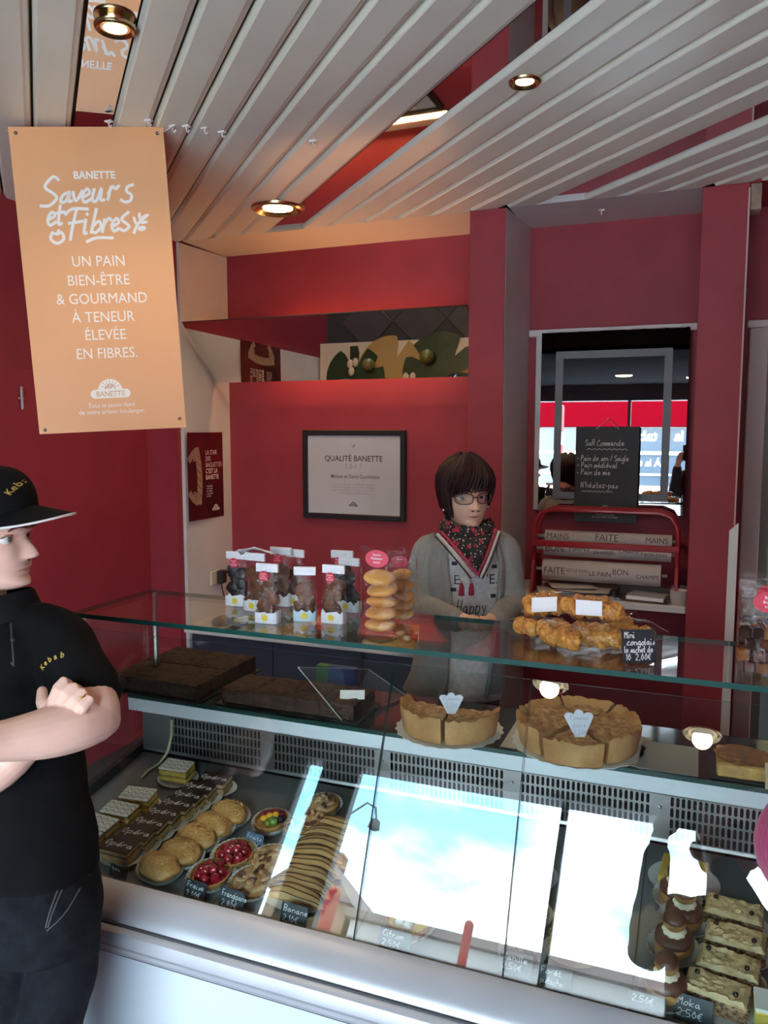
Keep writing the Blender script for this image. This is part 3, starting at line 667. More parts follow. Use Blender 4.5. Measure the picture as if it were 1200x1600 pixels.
# tilted mirror across the niche and the tube behind it
ms = thing('tilted_mirror', 'long tilted mirror across the left niche below the ceiling', 'mirror', (-1.76, 3.68, 2.05))
A, B = V(0, 3.53, 2.205), V(0, 3.82, 1.911); dn = V(0, -(A.z - B.z), -(B.y - A.y)).normalized()
x0, x1 = NL + .004, C1L - .002
fr = [V(x0, A.y, A.z), V(x1, A.y, A.z), V(x1, B.y, B.z), V(x0, B.y, B.z)]
MB().add(fr, [(0, 1, 2, 3)]).build('mirror_face', CHROME, ms, smooth=False)
bk = [p - dn * .008 for p in fr]; f2 = [p - dn * .0006 for p in fr]
MB().add(f2 + bk, [(4, 5, 6, 7), (0, 1, 5, 4), (1, 2, 6, 5), (2, 3, 7, 6), (3, 0, 4, 7), (0, 1, 2, 3)]).build('backing', BLACK, ms, smooth=False)
lt = thing('tube_lamp', 'warm tube lamp hidden behind the tilted niche mirror', 'lamp', (-1.76, 3.84, 2.08))
MB().tube([(-2.2, 3.86, 2.08), (-1.2, 3.86, 2.08)], .012, 10).build('tube', M('tube_glow', (1, .7, .45), .5, emit=(1, .50, .22), es=20.), lt)
MB().box((-2.22, 3.88, 2.06), (-1.18, Y2, 2.10)).build('batten', WHITE, lt)
for x in (-2.21, -1.2): MB().box((x, 3.85, 2.065), (x + .02, 3.89, 2.095), 0, .003).build('socket', WHITE, lt)
# low cabinet in the niche with leaf decorations on top
cb = thing('niche_cabinet', 'dark navy low cabinet filling the foot of the left niche', 'cabinet', (-1.76, 3.7, 0))
NAVY = M('navy_front', (.035, .042, .065), .4)
MB().box((NL + .02, 3.53, 0), (C1L - .004, Y2 - .002, .58)).build('body', NAVY, cb)
MB().box((NL + .016, 3.46, .58), (C1L - .004, Y2 - .002, .61), 0, .003).build('top', M('cabinet_top_white', (.74, .72, .64), .5), cb)
for x in (-2.5, -2.0, -1.5):
    d = MB().box((x + .005, 3.518, .05), (x + .488, 3.53, .57), 0, .002).build('door', NAVY, cb)
LG = M('leaf_green', (.018, .05, .02), .45, var=.3, vs=8); LT = M('leaf_tan', (.46, .36, .15), .6)
def leaf(x, y, r, ry, mat, label, cuts, rot=0., z=.613):
    t = thing('leaf_cutout', label, 'decoration', (x, y, z), group='leaf decorations on the niche cabinet')
    P = []
    for i in range(72):
        a = 2 * math.pi * i / 72; rr = 1.0
        for c in cuts:
            d = abs((a - c + math.pi) % (2 * math.pi) - math.pi)
            if d < .13: rr = .42 + .5 * (d / .13)
        P.append((x + r * rr * math.cos(a + rot), y + ry * rr * math.sin(a + rot)))
    c = [(x, y, z + .004), (x, y, z)] + [(a, b, z + .004) for a, b in P] + [(a, b, z) for a, b in P]; n = 72
    fs = [(0, 2 + i, 2 + (i + 1) % n) for i in range(n)] + [(1, 2 + n + (i + 1) % n, 2 + n + i) for i in range(n)] + [(2 + i, 2 + n + i, 2 + n + (i + 1) % n, 2 + (i + 1) % n) for i in range(n)]
    MB().add(c, fs).build('leaf_blade', mat, t, smooth=False)
def mirX(px): return -2.52 + (px - 469) * (1.32 / 300.)
leaf(-2.24, 3.705, .22, .22, LG, 'dark green split leaf cutout nearest the white niche panel', (-1.9, -1.3, -.5), z=.614)
leaf(-1.62, 3.695, .27, .28, LG, 'large dark green leaf cutout in the middle of the niche cabinet', (-.9, -2.5, -.1), z=.618)
leaf(-1.98, 3.715, .26, .29, LT, 'tan leaf cutout tucked between the two green leaves', (-1.2,), z=.6105)
leaf(-1.24, 3.715, .25, .28, LT, 'tan leaf cutout beside the red pillar', (-2.6,), z=.6105)
leaf(-1.05, 3.575, .055, .16, LG, 'narrow green leaf cutout touching the red pillar', (), z=.6145)
def ball(x, y, r, mat, label, z=.623): tag(MB().lump((x, y, z + r), r, sub=3, amt=0.0).build('glass_ball', mat), label, 'ornament', 'round ornaments on the niche cabinet')
GB_ = M('olive_ball', (.16, .19, .06), .25, coat=.6); GC = M_glass('green_glass', (.55, .75, .45), .07)
ball(-2.12, 3.620, .045, GB_, 'olive green ball on the leaf nearest the white niche panel'); ball(-1.70, 3.580, .05, GB_, 'olive green ball on the middle leaf')
ball(-2.0, 3.770, .06, GC, 'clear green glass ball at the foot of the leaves', .613); ball(-1.5, 3.760, .065, M('steel_ball', (.2, .22, .27), .12, .9), 'shiny dark steel ball beside the middle leaf', .624)
tag(MB().lump((-2.3, 3.76, .65), (.10, .05, .045), 3, .12, 3).build('grey_stone', M('stone_grey', (.14, .15, .17), .8, var=.4, vs=60)), 'rough grey stone by the green glass ball', 'stone')
WP = M('pebble_white', (.72, .68, .58), .4); DP = M('pebble_brown', (.10, .03, .03), .35)
for i, (x, y, m, l) in enumerate(((-2.27, 3.610, WP, 'longer white pebble on the leaf by the niche panel'), (-2.23, 3.600, WP, 'rounder white pebble on the leaf by the niche panel'), (-2.26, 3.660, WP, 'lowest white pebble on the leaf by the niche panel'),
        (-1.86, 3.710, WP, 'upper white pebble at the edge of the middle leaf'), (-1.81, 3.710, WP, 'right white pebble at the edge of the middle leaf'), (-1.87, 3.770, WP, 'lower white pebble at the edge of the middle leaf'),
        (-1.30, 3.590, WP, 'upper white pebble on the tan leaf'), (-1.36, 3.660, WP, 'left white pebble on the tan leaf'), (-1.27, 3.680, WP, 'right white pebble on the tan leaf'),
        (-1.27, 3.630, DP, 'upper brown pebble on the tan leaf'), (-1.33, 3.700, DP, 'left brown pebble on the tan leaf'), (-1.24, 3.700, DP, 'right brown pebble on the tan leaf'), (-1.26, 3.740, DP, 'lower brown pebble on the tan leaf'))):
    tag(MB().lump((x, y, .636), (.023, .032, .013), i, .1, 2).build('pebble', m), l, 'pebble', 'pebbles on the leaf decorations')
# poster on the white niche panel
PX_ = NL + .002
pq = [atX(293, 676, PX_), atX(346, 674, PX_), atX(351, 805, PX_), atX(298, 817, PX_)]
pw, ph = .325, .475
pp = plane_thing('poster', 'dark red bakery poster on the white side of the niche', 'poster', (PX_ + .006, 3.712, 1.40), V(.02, 1, 0), V(0, 0, 1))
MB().box((-pw / 2, -ph / 2, -.0015), (pw / 2, ph / 2, 0)).build('sheet', M('poster_red', (.16, .008, .014), .3, rgb2=(.05, .004, .006), vs=3), pp, world=False)
mb = MB()
for i, (t, b) in enumerate((('LA STAR', 0), ('DES', 0), ('BAGUETTES', 0), ("C'EST LA", .02), ('BANETTE', .02))): mb.text(t, .036, (-.005, .115 - i * .034), .0006, 0, 'LEFT', .8, b)
for i in range(5): mb.text(('La banette est', 'une baguette', 'de tradition', 'au bon goût', 'de pain'), .014, (0, -.062 - i * .014), .0006, 0, 'LEFT', .8) if False else mb.text(('La baguette', 'au bon goût', 'de tradition', 'croustillante', 'et dorée')[i], .015, (0, -.062 - i * .014), .0006, 0, 'LEFT', .8)
sun_logo(mb, .085, -.19, .07, .0006, 0, 1, True)
mb.build('lettering', [M('poster_white', (.82, .78, .76), .5), MC['poster_red']], pp, smooth=False, world=False)
mb = MB()      # printed baguette held by two hands, flat print
P = _smooth([(-.085, .14), (-.065, .06), (-.06, -.04), (-.07, -.14)], 6)
for j, (w, z) in enumerate(((.05, .0006), (.038, .0008))): mb.ribbon(P, w, z, j)
for y in (.1, .06, .02, -.02, -.06, -.1): mb.ribbon([(-.085, y + .02), (-.05, y - .01)], .006, .001, 2)
for s, yy in ((1, .12), (-1, -.12)):
    mb.ribbon(_smooth([(-.15, yy - s * .03), (-.12, yy), (-.09, yy + s * .02)], 5), .035, .0012, 3)
    for q in range(4): mb.ribbon(_smooth([(-.115, yy - s * (.012 * q)), (-.085, yy - s * (.012 * q - .01)), (-.06, yy - s * .012 * q)], 4), .009, .0014, 3)
mb.build('picture', [M('print_crust', (.34, .2, .1), .5), M('print_crust_light', (.48, .33, .19), .5), M('print_cut', (.2, .1, .05), .5), M('print_skin', (.42, .26, .19), .5)], pp, smooth=False, world=False)
# framed certificate
cf = plane_thing('framed_certificate', 'black framed white certificate on the red niche wall', 'picture', (-1.738, Y2 - .016, 1.408), (1, 0, 0), (0, 0, 1))
W, Hh = .605, .485; b = .03
mb = MB()
for lo, hi in (((-W / 2, -Hh / 2), (-W / 2 + b, Hh / 2)), ((W / 2 - b, -Hh / 2), (W / 2, Hh / 2)), ((-W / 2 + b, -Hh / 2), (W / 2 - b, -Hh / 2 + b)), ((-W / 2 + b, Hh / 2 - b), (W / 2 - b, Hh / 2))): mb.box((*lo, -.014), (*hi, .012), 0, .003)
mb.build('frame', M('frame_black', (.012, .011, .011), .35), cf, world=False)
MB().box((-W / 2 + b, -Hh / 2 + b, -.012), (W / 2 - b, Hh / 2 - b, 0)).build('paper', M('certificate_paper', (.66, .65, .66), .5), cf, world=False)
mb = MB(); mb.text('QUALITÉ BANETTE', .043, (0, .075), .0006, 0, bold=.012, sx=.93); mb.text('2 0 1 7', .036, (0, .035), .0006, 1)
mb.text('Mélanie et David Cauchoteux', .030, (.01, -.018), .0006, 0, bold=.006, sx=.8)
for i, t in enumerate(('ont suivi la formation et satisfait aux exigences', 'de la charte de qualité de nos artisans boulangers', 'pour le respect des recettes et du savoir-faire', 'de la boulangerie artisanale française')): mb.text(t, .0145, (0, -.055 - i * .016), .0006, 1, sx=.9)
sun_logo(mb, 0, -.165, .052, .0006, 0, 2, True)
mb.ribbon(_smooth([(-.012, .165), (0, .158), (.012, .165), (.006, .155), (0, .15)], 4), .002, .0006, 0); mb.ribbon([(-.006, .15), (.004, .146)], .002, .0006, 0)
mb.build('lettering', [M('print_dark', (.06, .06, .065), .6), M('print_grey', (.36, .36, .37), .6), MC['certificate_paper']], cf, smooth=False, world=False)
mb = MB(); mb.v = []; [mb.ribbon(_smooth([(.06 * math.cos(a) * s - .0, -.03 + .08 * math.sin(a) * s) for a in [math.pi * 2 * i / 20 for i in range(21)]], 2), .006, .0003, 0) for s in (.9,)]
mb.build('watermark', M('print_pale', (.60, .59, .62), .6), cf, smooth=False, world=False)
MB().box((-W / 2 + b, -Hh / 2 + b, .004), (W / 2 - b, Hh / 2 - b, .006)).build('glazing', M_glass('frame_glass', (.99, .99, .99), .03), cf, world=False)
# wall socket with black adapter
p = atX(336, 902, NL + .004)
sk = thing('wall_socket', 'cream wall socket low on the white niche panel', 'socket', p)
MB().box(p + V(-.002, -.05, -.04), p + V(.012, .04, .04), 0, .004).build('plate', M('socket_cream', (.72, .66, .5), .45), sk)
ad = thing('power_adapter', 'black plug-in adapter with thin cable in the wall socket', 'adapter', p + V(.02, .02, -.01))
MB().box(p + V(.012, -.005, -.035), p + V(.05, .05, .04), 0, .006).build('housing', INK, ad)
MB().tube([p + V(.03, .02, -.035), p + V(.03, .025, -.07), p + V(.05, .01, -.105)], .004, 8).build('cable', INK, ad)
# ------------------------------------------------------------------ right bay: wall mirror, board, shelf
wm_o = V(-.392, 3.872, 1.686); tilt = math.radians(1.5)
wm = plane_thing('wall_mirror', 'large wall mirror with a frosted border line leaning behind the red rack', 'mirror', wm_o, (math.cos(.014), math.sin(.014), 0), (0, math.sin(tilt), math.cos(tilt)))
mw, mh = .662, .85
MB().add([(-mw / 2, -mh / 2, 0), (mw / 2, -mh / 2, 0), (mw / 2, mh / 2, 0), (-mw / 2, mh / 2, 0)], [(0, 1, 2, 3)]).build('mirror_face', CHROME, wm, smooth=False, world=False)
MB().box((-mw / 2, -mh / 2, -.006), (mw / 2, mh / 2, -.0008)).build('backing', M('mirror_edge', (.35, .36, .37), .3), wm, world=False)
mb = MB(); ox, oy, bw = .262, .335, .035; mb2 = [(-ox, -oy - .03, -ox + bw, oy), (ox - bw, -oy - .03, ox, oy), (-ox + bw, oy - bw, ox - bw, oy), (-ox + bw, -oy - .03, ox - bw, -oy + bw - .03)]
for a, c, d, e in mb2: mb.add([(a, c, .0006), (d, c, .0006), (d, e, .0006), (a, e, .0006)], [(0, 1, 2, 3)])
mb.build('frosted_border', M('frosted', (.16, .165, .17), .5, .3), wm, smooth=False, world=False)
mp = structure(MB().box((-.755, 3.90, 1.26), (-.70, Y2, 2.10), 0, .003).build('trim_11', M('white_batten', (.70, .67, .63), .5)))
# chalk board "Sur commande"
cbd = plane_thing('chalkboard', 'black chalkboard with handwritten order list hanging before the wall mirror', 'board', (-.40, 3.80, 1.444), (1, 0, 0), (0, .03, 1))
SLATE = M('slate_black', (.022, .023, .025), .6, var=.1, vs=10); CHALK = M('chalk_white', (.78, .78, .76), .8)
cw, ch = .284, .442
MB().box((-cw / 2, -ch / 2, -.004), (cw / 2, ch / 2, 0), 0, .0015).build('board', SLATE, cbd, world=False)
mb = MB()
for t, x, y, h_ in (('SuR Commande', -.10, .135, .026), ('- Pain de son / Seigle', -.135, .065, .025), ('- Pain médiéval', -.135, .033, .025), ('- Pain de mie', -.135, .0, .025), ("N'hésitez-pas", -.115, -.06, .026)):
    mb.hand(t, h_, (x, y), .0006, .0022, sx=.50 if '/' in t else .55)
for x0_, x1_, y in ((-.09, .09, .118), (-.11, .03, -.078)): mb.ribbon(_smooth([(x0_ + (x1_ - x0_) * i / 16, y + (.003 if i % 2 else -.003)) for i in range(17)], 3), .002, .0006)
mb.build('handwriting', CHALK, cbd, smooth=False, world=False)
mb = MB(); sun_logo(mb, 0, -.165, .066, .0006, 0, 1); mb.text('Tout le savoir-faire', .011, (0, -.188), .0006, 0); mb.text('de votre artisan boulanger', .011, (0, -.199), .0006, 0)
mb.build('emblem', [M('emblem_grey', (.45, .46, .47), .6), SLATE], cbd, smooth=False, world=False)
MB().tube([(-.05, ch / 2 - .01, .001), (0, ch / 2 + .04, -.01), (.05, ch / 2 - .01, .001)], .0016, 6, round_=False).build('string', M('string_grey', (.5, .5, .48), .7), cbd, world=False)
# white shelf
ws = structure(MB().box((C1R + .002, 3.56, .872), (C2L - .002, Y2, .90), 0, .002).build('trim_12', M('shelf_white', (.66, .66, .67), .4)))
SHZ = .90
# red paper rack
RR = M('rack_red', (.34, .008, .016), .3, coat=.3)
rk = thing('paper_roll_rack', 'red steel rack holding three printed paper rolls on the white shelf', 'rack', (-.39, 3.72, SHZ))
def R_(x, y, z): return V(x, y, z)
xa, xb = -.70, -.075
for yy in (3.66, 3.78):
    MB().tube(_smooth([(xa, yy, SHZ + .01), (xa, yy, 1.20), (xa + .015, yy, 1.265), (xa + .07, yy, 1.295), (xb - .07, yy, 1.295), (xb - .015, yy, 1.265), (xb, yy, 1.2), (xb, yy, SHZ + .01)], 4) if False else [(xa, yy, SHZ + .008), (xa, yy, 1.19), (xa + .008, yy, 1.235), (xa + .03, yy, 1.27), (xa + .075, yy, 1.288), (xb - .075, yy, 1.288), (xb - .03, yy, 1.27), (xb - .008, yy, 1.235), (xb, yy, 1.19), (xb, yy, SHZ + .008)], .0105, 10, round_=False).build('hoop', RR, rk)
for yy, z0 in ((3.63, 1.135),):
    MB().box((xa - .01, yy - .008, z0 - .014), (xb + .01, yy + .004, z0 + .014), 0, .003).build('cutter_bar', RR, rk)
for xx in (xa, xb):
    MB().add([(xx - .006, 3.60, SHZ), (xx - .006, 3.86, SHZ), (xx - .006, 3.80, SHZ + .16), (xx - .006, 3.66, SHZ + .18), (xx + .006, 3.60, SHZ), (xx + .006, 3.86, SHZ), (xx + .006, 3.80, SHZ + .16), (xx + .006, 3.66, SHZ + .18)], [(0, 1, 2, 3), (4, 5, 6, 7), (0, 1, 5, 4), (1, 2, 6, 5), (2, 3, 7, 6), (3, 0, 4, 7)]).build('side_plate', RR, rk)
RP = M('roll_paper', (.52, .48, .45), .6); RPI = M('roll_ink', (.10, .03, .03), .6); RPI2 = M('roll_ink_pale', (.36, .30, .27), .6)
rolls = [('topmost printed paper roll behind the red bar of the rack', 3.735, 1.155, .030), ('middle printed paper roll just below the red bar', 3.705, 1.10, .032), ('lowest printed paper roll resting near the loose paper', 3.70, 1.005, .050)]
WORDS = [['MAINS', 'ET LEVAIN', 'FAITE', "DE L'EAU", 'MAINS'], ['BON', 'MAINS', 'EN HERBE', 'CHAMPS', 'BON PAIN'], ['FAITE', 'EST LE PAIN', 'LE PAIN', 'BON', 'CHAMPS']]
for i, (lab, y, z, r) in enumerate(rolls):
    t = thing('paper_roll', lab, 'paper roll', (-.39, y, z - r), group='printed paper rolls in the rack')
    ln = .56 if i < 2 else .52; x0_ = -.66
    MB().tube([(x0_, y, z), (x0_ + ln, y, z)], r, 24, round_=False).build('roll', RP, t)
    MB().tube([(x0_ - .035, y, z), (x0_ + ln + .02, y, z)], .008, 8).build('core', M('core_grey', (.3, .29, .28), .5), t)
    mb = MB()
    def wrap(txt, xs, ang, size, m, bold=0.):
        vs, fs = text_mesh(txt, bold, 'LEFT'); size = min(size, ln / 5.1 * .94 / (.92 * max(p.x for p in vs)))
        bm = bmesh.new(); bv = [bm.verts.new(p) for p in vs]
        for f_ in fs: bm.faces.new([bv[q] for q in f_])
        for c_ in range(-2, 9): bmesh.ops.bisect_plane(bm, geom=bm.verts[:] + bm.edges[:] + bm.faces[:], plane_co=(0, c_ * .1, 0), plane_no=(0, 1, 0))
        bm.verts.index_update(); vs = [v.co.copy() for v in bm.verts]; fs = [[v.index for v in f_.verts] for f_ in bm.faces]; bm.free()
        out = []
        for p in vs:
            a = ang + p.y * size / r; out.append((xs + p.x * size * .92, y - (r + .0006) * math.cos(a), z + (r + .0006) * math.sin(a)))
        mb.add(out, fs, m)
    xs = x0_ + .008
    for j, wd_ in enumerate(WORDS[i]):
        wrap(wd_, xs, -.22 if j % 2 == 0 else .02, (.044, .034, .046, .036, .036)[j] if len(wd_) < 8 else .022, 0 if j % 2 == 0 or i else 1)
        wrap('de nos mains', xs, .95, .016, 1); wrap('et du levain', xs, -.75, .016, 1)
        xs += ln / 5.1
    mb.build('lettering', [RPI, RPI2], t, smooth=False)
# loose papers, tray with note pads, paper cups, spray bottle
GP = M('loose_paper', (.46, .43, .42), .65, var=.06, vs=10)
def paper(x, y, z, w, d, rot, lab, seed, mat=GP):
    t = MB(); rr = random.Random(seed); n = 8; vs = []
    for i in range(n + 1):
        for j in range(n + 1):
            u, v = i / n - .5, j / n - .5; vs.append((u * w, v * d, .010 * noise.noise(Vector((u * 3, v * 3, seed))) * .4 + .006 * abs(u) ** 2))
    mz = min(p[2] for p in vs); X = Matrix.Translation((x, y, z - mz)) @ Matrix.Rotation(rot, 4, 'Z')
    t.add(vs, [(i * (n + 1) + j, (i + 1) * (n + 1) + j, (i + 1) * (n + 1) + j + 1, i * (n + 1) + j + 1) for i in range(n) for j in range(n)], 0, X)
    o = t.build('paper_sheet', mat); o.modifiers.new('t', 'SOLIDIFY').thickness = .0012
    return tag(o, lab, 'paper', 'loose wrapping paper on the white shelf')
for i, (x, y, w, d, r, l) in enumerate(((-.57, 3.66, .26, .17, .1, 'lowest wrapping paper sheet at the left of the white shelf'), (-.50, 3.65, .28, .16, -.15, 'wrapping paper sheet second from the bottom of the loose stack'), (-.55, 3.64, .25, .15, .25, 'wrapping paper sheet in the middle of the loose stack'), (-.47, 3.645, .24, .15, -.05, 'wrapping paper sheet second from the top of the loose stack'), (-.52, 3.66, .2, .13, .35, 'topmost wrapping paper sheet of the loose stack'))):
    paper(x, y, SHZ + .002 + i * .0095, w, d, r, l, i + 1)
ty = thing('tray', 'brown open tray with note pads on the white shelf', 'tray', (-.215, 3.66, SHZ), rz=-.08, world=False)
TB = M('tray_brown', (.07, .04, .035), .35)
MB().box((-.115, -.07, 0), (.115, .07, .006), 0, .002).box((-.115, .062, 0), (.115, .07, .05), 0, .002).box((-.115, -.07, 0), (-.107, .07, .04), 0, .002).box((.107, -.07, 0), (.115, .07, .02), 0, .002).build('body', TB, ty, world=False)
np_ = thing('note_pad', 'white note pad stack lying in the brown tray', 'note pad', (-.20, 3.645, SHZ + .0075), rz=-.15, world=False)
MB().box((-.075, -.045, 0), (.085, .05, .016), 0, .001).build('pages', PAPERW, np_, world=False)
cd = thing('grey_card', 'grey card lying aslant on the white note pad', 'card', (-.19, 3.655, SHZ + .0262), rz=-.3, world=False)
MB().box((-.08, -.05, 0), (.08, .05, .003), 0, .001).build('sheet', M('card_grey', (.36, .35, .35), .5), cd, world=False)
CUP = M('paper_cup', (.62, .54, .50), .6)
for i, (x, y, n, l) in enumerate(((-.062, 3.80, 3, 'rear'), (-.062, 3.615, 5, 'front'))):
    for k_ in range(n):
        r = .036; t = MB().lathe([(r * .72, 0), (r * .75, .001), (r, .028), (r + .0015, .0285), (r + .0005, .026), (r * .7, .003)], 20, (x, y, SHZ + .0005 + k_ * .0085)).build('paper_case', CUP)
        tag(t, f'white paper baking case, {("bottom", "second", "third", "fourth", "top")[k_] if k_ < n - 1 else "top"} of the {l} stack beside the pillar', 'paper cup', 'stacked paper baking cases')
p = V(-.79, 3.60, SHZ)
sb_ = thing('spray_bottle', 'pale blue bottle with teal cap at the left end of the white shelf', 'bottle', p)
MB().box(p + V(-.03, -.03, 0), p + V(.03, .03, .085), 0, .008).build('body', M('bottle_blue', (.12, .30, .38), .3), sb_)
MB().lathe([(.03, .083), (.018, .1), (.012, .12), (.014, .135), (.01, .15)], 14, p).build('cap', M('bottle_teal', (.15, .42, .38), .35), sb_)
# ------------------------------------------------------------------ pastries on the deck
DOILY = M('paper_doily', (.68, .67, .64), .7); DOILYG = M('gold_card', (.46, .36, .14), .4, .4)
PUFF = M('puff_pastry', (.42, .22, .08), .7, var=.35, vs=60, bump=.3, bs=160); CUST = M('custard', (.66, .50, .10), .5, var=.15, vs=40, bump=.1, bs=60)
ICING = M('white_icing', (.70, .72, .68), .35); CHOCO = M('dark_chocolate', (.022, .011, .008), .28, var=.2, vs=30); CHI = M('chocolate_line', (.03, .016, .012), .4)
SPONGE = M('sponge', (.36, .24, .09), .8, var=.3, vs=50); CREMEB = M('coffee_cream', (.42, .28, .12), .6)
TILT = -math.atan((DK1.z - DK0.z) / (DK1.y - DK0.y))
def deck_thing(name, label, cat, px, py, group, rz=0., dz=.0015):
    q = atDeck(px, py); t = thing(name, label, cat, q + V(0, 0, dz), group=group, world=False); t.rotation_euler = (-TILT, 0, rz); return t
def deck_copy(src, label, px, py, rz=0., dz=.0015):
    q = atDeck(px, py); c = copy_tree(src, q + V(0, 0, dz), None, label); c.rotation_euler = (-TILT, 0, rz); return c
def case(t, rx, ry, h, mat=DOILY, n=36):
    return MB().lathe([(.7, .0), (.72, .0005), (1.0, h), (1.02, h + .0005), (.98, h), (.66, .0012)], n, (0, 0, 0), sx=rx, sy=ry, wob=.0).build('paper_case', mat, t, world=False)
def fluted(t, rx, ry, h, r0=.72, mat=DOILY, n=56):
    rings = []
    for r, z in ((r0, 0), (r0 + .01, .0004), (1.0, h), (1.0, h + .0006), (r0 - .03, .0012)):
        rings.append([V(rx * r * (1 + (.025 if k % 2 else -.025) * (r > .8)) * math.cos(2 * math.pi * k / n), ry * r * (1 + (.025 if k % 2 else -.025) * (r > .8)) * math.sin(2 * math.pi * k / n), z) for k in range(n)])
    return MB().loft(rings).build('paper_case', mat, t, world=False)
# custard slices with feathered icing
def mille(label, px, py, rz):
    t = deck_thing('custard_slice', label, 'pastry', px, py, 'custard slices on the counter deck', rz)
    case(t, .050, .040, .006)
    L, D = .037, .0215; z = .004; r = random.Random(px)
    for i in range(5):
        h = .0042 if i % 2 == 0 else .0105
        mb = MB(); mb.box((-L + r.uniform(-.001, .001), -D + r.uniform(-.001, .001), z), (L, D, z + h), 0, .002 if i % 2 else .001)
        mb.build('pastry_layer' if i % 2 == 0 else 'custard_layer', PUFF if i % 2 == 0 else CUST, t, world=False); z += h
    MB().box((-L - .0005, -D - .0005, z), (L + .0005, D + .0005, z + .0035), 0, .0015).build('icing', ICING, t, world=False); z += .0036
    mb = MB()
    for j in range(4):
        y = -D + .006 + j * .0125; P = []
        for i in range(9):
            P.append((-L + 2 * L * i / 8, y + (.0045 if i % 2 else -.002)))
        mb.ribbon(_smooth(P, 3), .0013, z + j * 1e-5)
    for i in range(1, 8): mb.ribbon([(-L + 2 * L * i / 8, -D + .002), (-L + 2 * L * i / 8, D - .002)], .0006, z - .0001)
    mb.build('icing_lines', CHI, t, smooth=False, world=False); return t
mf = [('single custard slice with feathered icing by the yellow hose, alone at the back', 279, 1219, .06), ('custard slice at the rear of the left row, below the lone slice', 219, 1264, .12), ('custard slice second from the rear of the left row', 191, 1288, .02), ('custard slice with smudged icing, third from the rear of the left row', 160, 1310, -.08), ('custard slice at the front of the left row beside the black jeans', 133, 1333, .05)]
for a in mf: mille(*a)
# chocolate opera slices
def opera(label, px, py, rz):
    t = deck_thing('opera_slice', label, 'pastry', px, py, 'opera slices in a row', rz)
    MB().box((-.037, -.025, 0), (.039, .025, .0012)).build('gold_card', DOILYG, t, world=False)
    case(t, .053, .036, .008)
    z = .0025; r = random.Random(px)
    for i, (m, h) in enumerate(((SPONGE, .006), (CREMEB, .004), (SPONGE, .006), (CHOCO, .003), (SPONGE, .005), (CREMEB, .003))):
        MB().box((-.035, -.0215, z), (.035 + r.uniform(-.0006, .0006), .0215, z + h), 0, .0008).build('cake_layer', m, t, world=False); z += h
    MB().box((-.0355, -.022, z), (.0358, .022, z + .0028), 0, .0012).build('glaze', CHOCO, t, world=False)
    mb = MB(); mb.hand('Opéra', .0145, (0, -.006), z + .0032, .0021, sx=.95, center=True, slant=.25); mb.build('icing_script', M('icing_script', (.8, .78, .74), .4), t, smooth=False, world=False)
ORD = ['front', 'second from the front', 'third from the front', 'fourth from the front', 'fifth from the front', 'sixth from the front', 'seventh from the front', 'rearmost']
for i, (x, y) in enumerate(((190, 1341), (216, 1322), (237, 1305), (258, 1289.5), (279, 1275), (296, 1262), (314, 1249), (337, 1235))):
    opera(f'dark chocolate opera slice with white script, {ORD[i]} of its row', x, y, (-.02, .03, 0, .05, .02, -.03, .02, .05)[i])
# golden almond buns
BUN = M('bun_golden', (.42, .20, .05), .5, rgb2=(.62, .38, .13), vs=45, bump=.5, bs=70)
def bun(label, px, py, rz, seed, s=1.):
    t = deck_thing('almond_bun', label, 'pastry', px, py, 'golden almond buns in a row', rz)
    fluted(t, .053 * s, .040 * s, .016)
    MB().lump((0, 0, .021), (.046 * s, .033 * s, .022), seed, .10, 4, 1.8).build('bun', BUN, t, world=False)
    mb = MB(); r = random.Random(seed)
    for i in range(70):
        a = r.uniform(0, 6.28); q = math.sqrt(r.uniform(0, .75)); x, y = .046 * s * q * math.cos(a), .033 * s * q * math.sin(a)
        z = .021 + .022 * math.sqrt(max(0, 1 - q * q)) * 1.0
        mb.lump((x, y, z), (r.uniform(.002, .004), r.uniform(.0015, .003), .001), i, .2, 1)
    o = mb.build('almond_flakes', M('almond_flake', (.60, .38, .16), .5, var=.4, vs=200), t, world=False); o['kind'] = 'stuff'
for i, (x, y, rz) in enumerate(((252, 1368, -.2), (285, 1346, -.1), (310, 1322, -.15), (334, 1303, -.1), (360, 1284, -.25))):
    bun(f'golden almond bun in a paper case, {("front", "second from the front", "middle", "fourth from the front", "rearmost")[i]} of its row', x, y, rz, i + 1, 1.0 if i else 1.02)
# tarts
CRUST = M('tart_crust', (.42, .23, .08), .7, var=.25, vs=40, bump=.3, bs=90)
BERRY = M('strawberry_glaze', (.30, .010, .018), .12, var=.35, vs=60, coat=.6); FRAN = M('frangipane', (.34, .16, .05), .5, rgb2=(.66, .44, .23), vs=55, bump=.4, bs=50)
def tart_base(name, label, px, py, group, r=.041):
    t = deck_thing(name, label, 'tart', px, py, group)
    fluted(t, r * 1.18, r * 1.18, .017)
    rings = []
    n = 48
    for q, z in ((.80, .002), (.98, .019), (1.0, .021), (.93, .0215), (.86, .016), (.05, .015)):
        rings.append([V(r * q * (1 + (.02 if k % 2 else -.02) * (q > .9)) * math.cos(2 * math.pi * k / n), r * q * (1 + (.02 if k % 2 else -.02) * (q > .9)) * math.sin(2 * math.pi * k / n), z) for k in range(n)])
    MB().loft(rings).build('crust', CRUST, t, world=False); return t
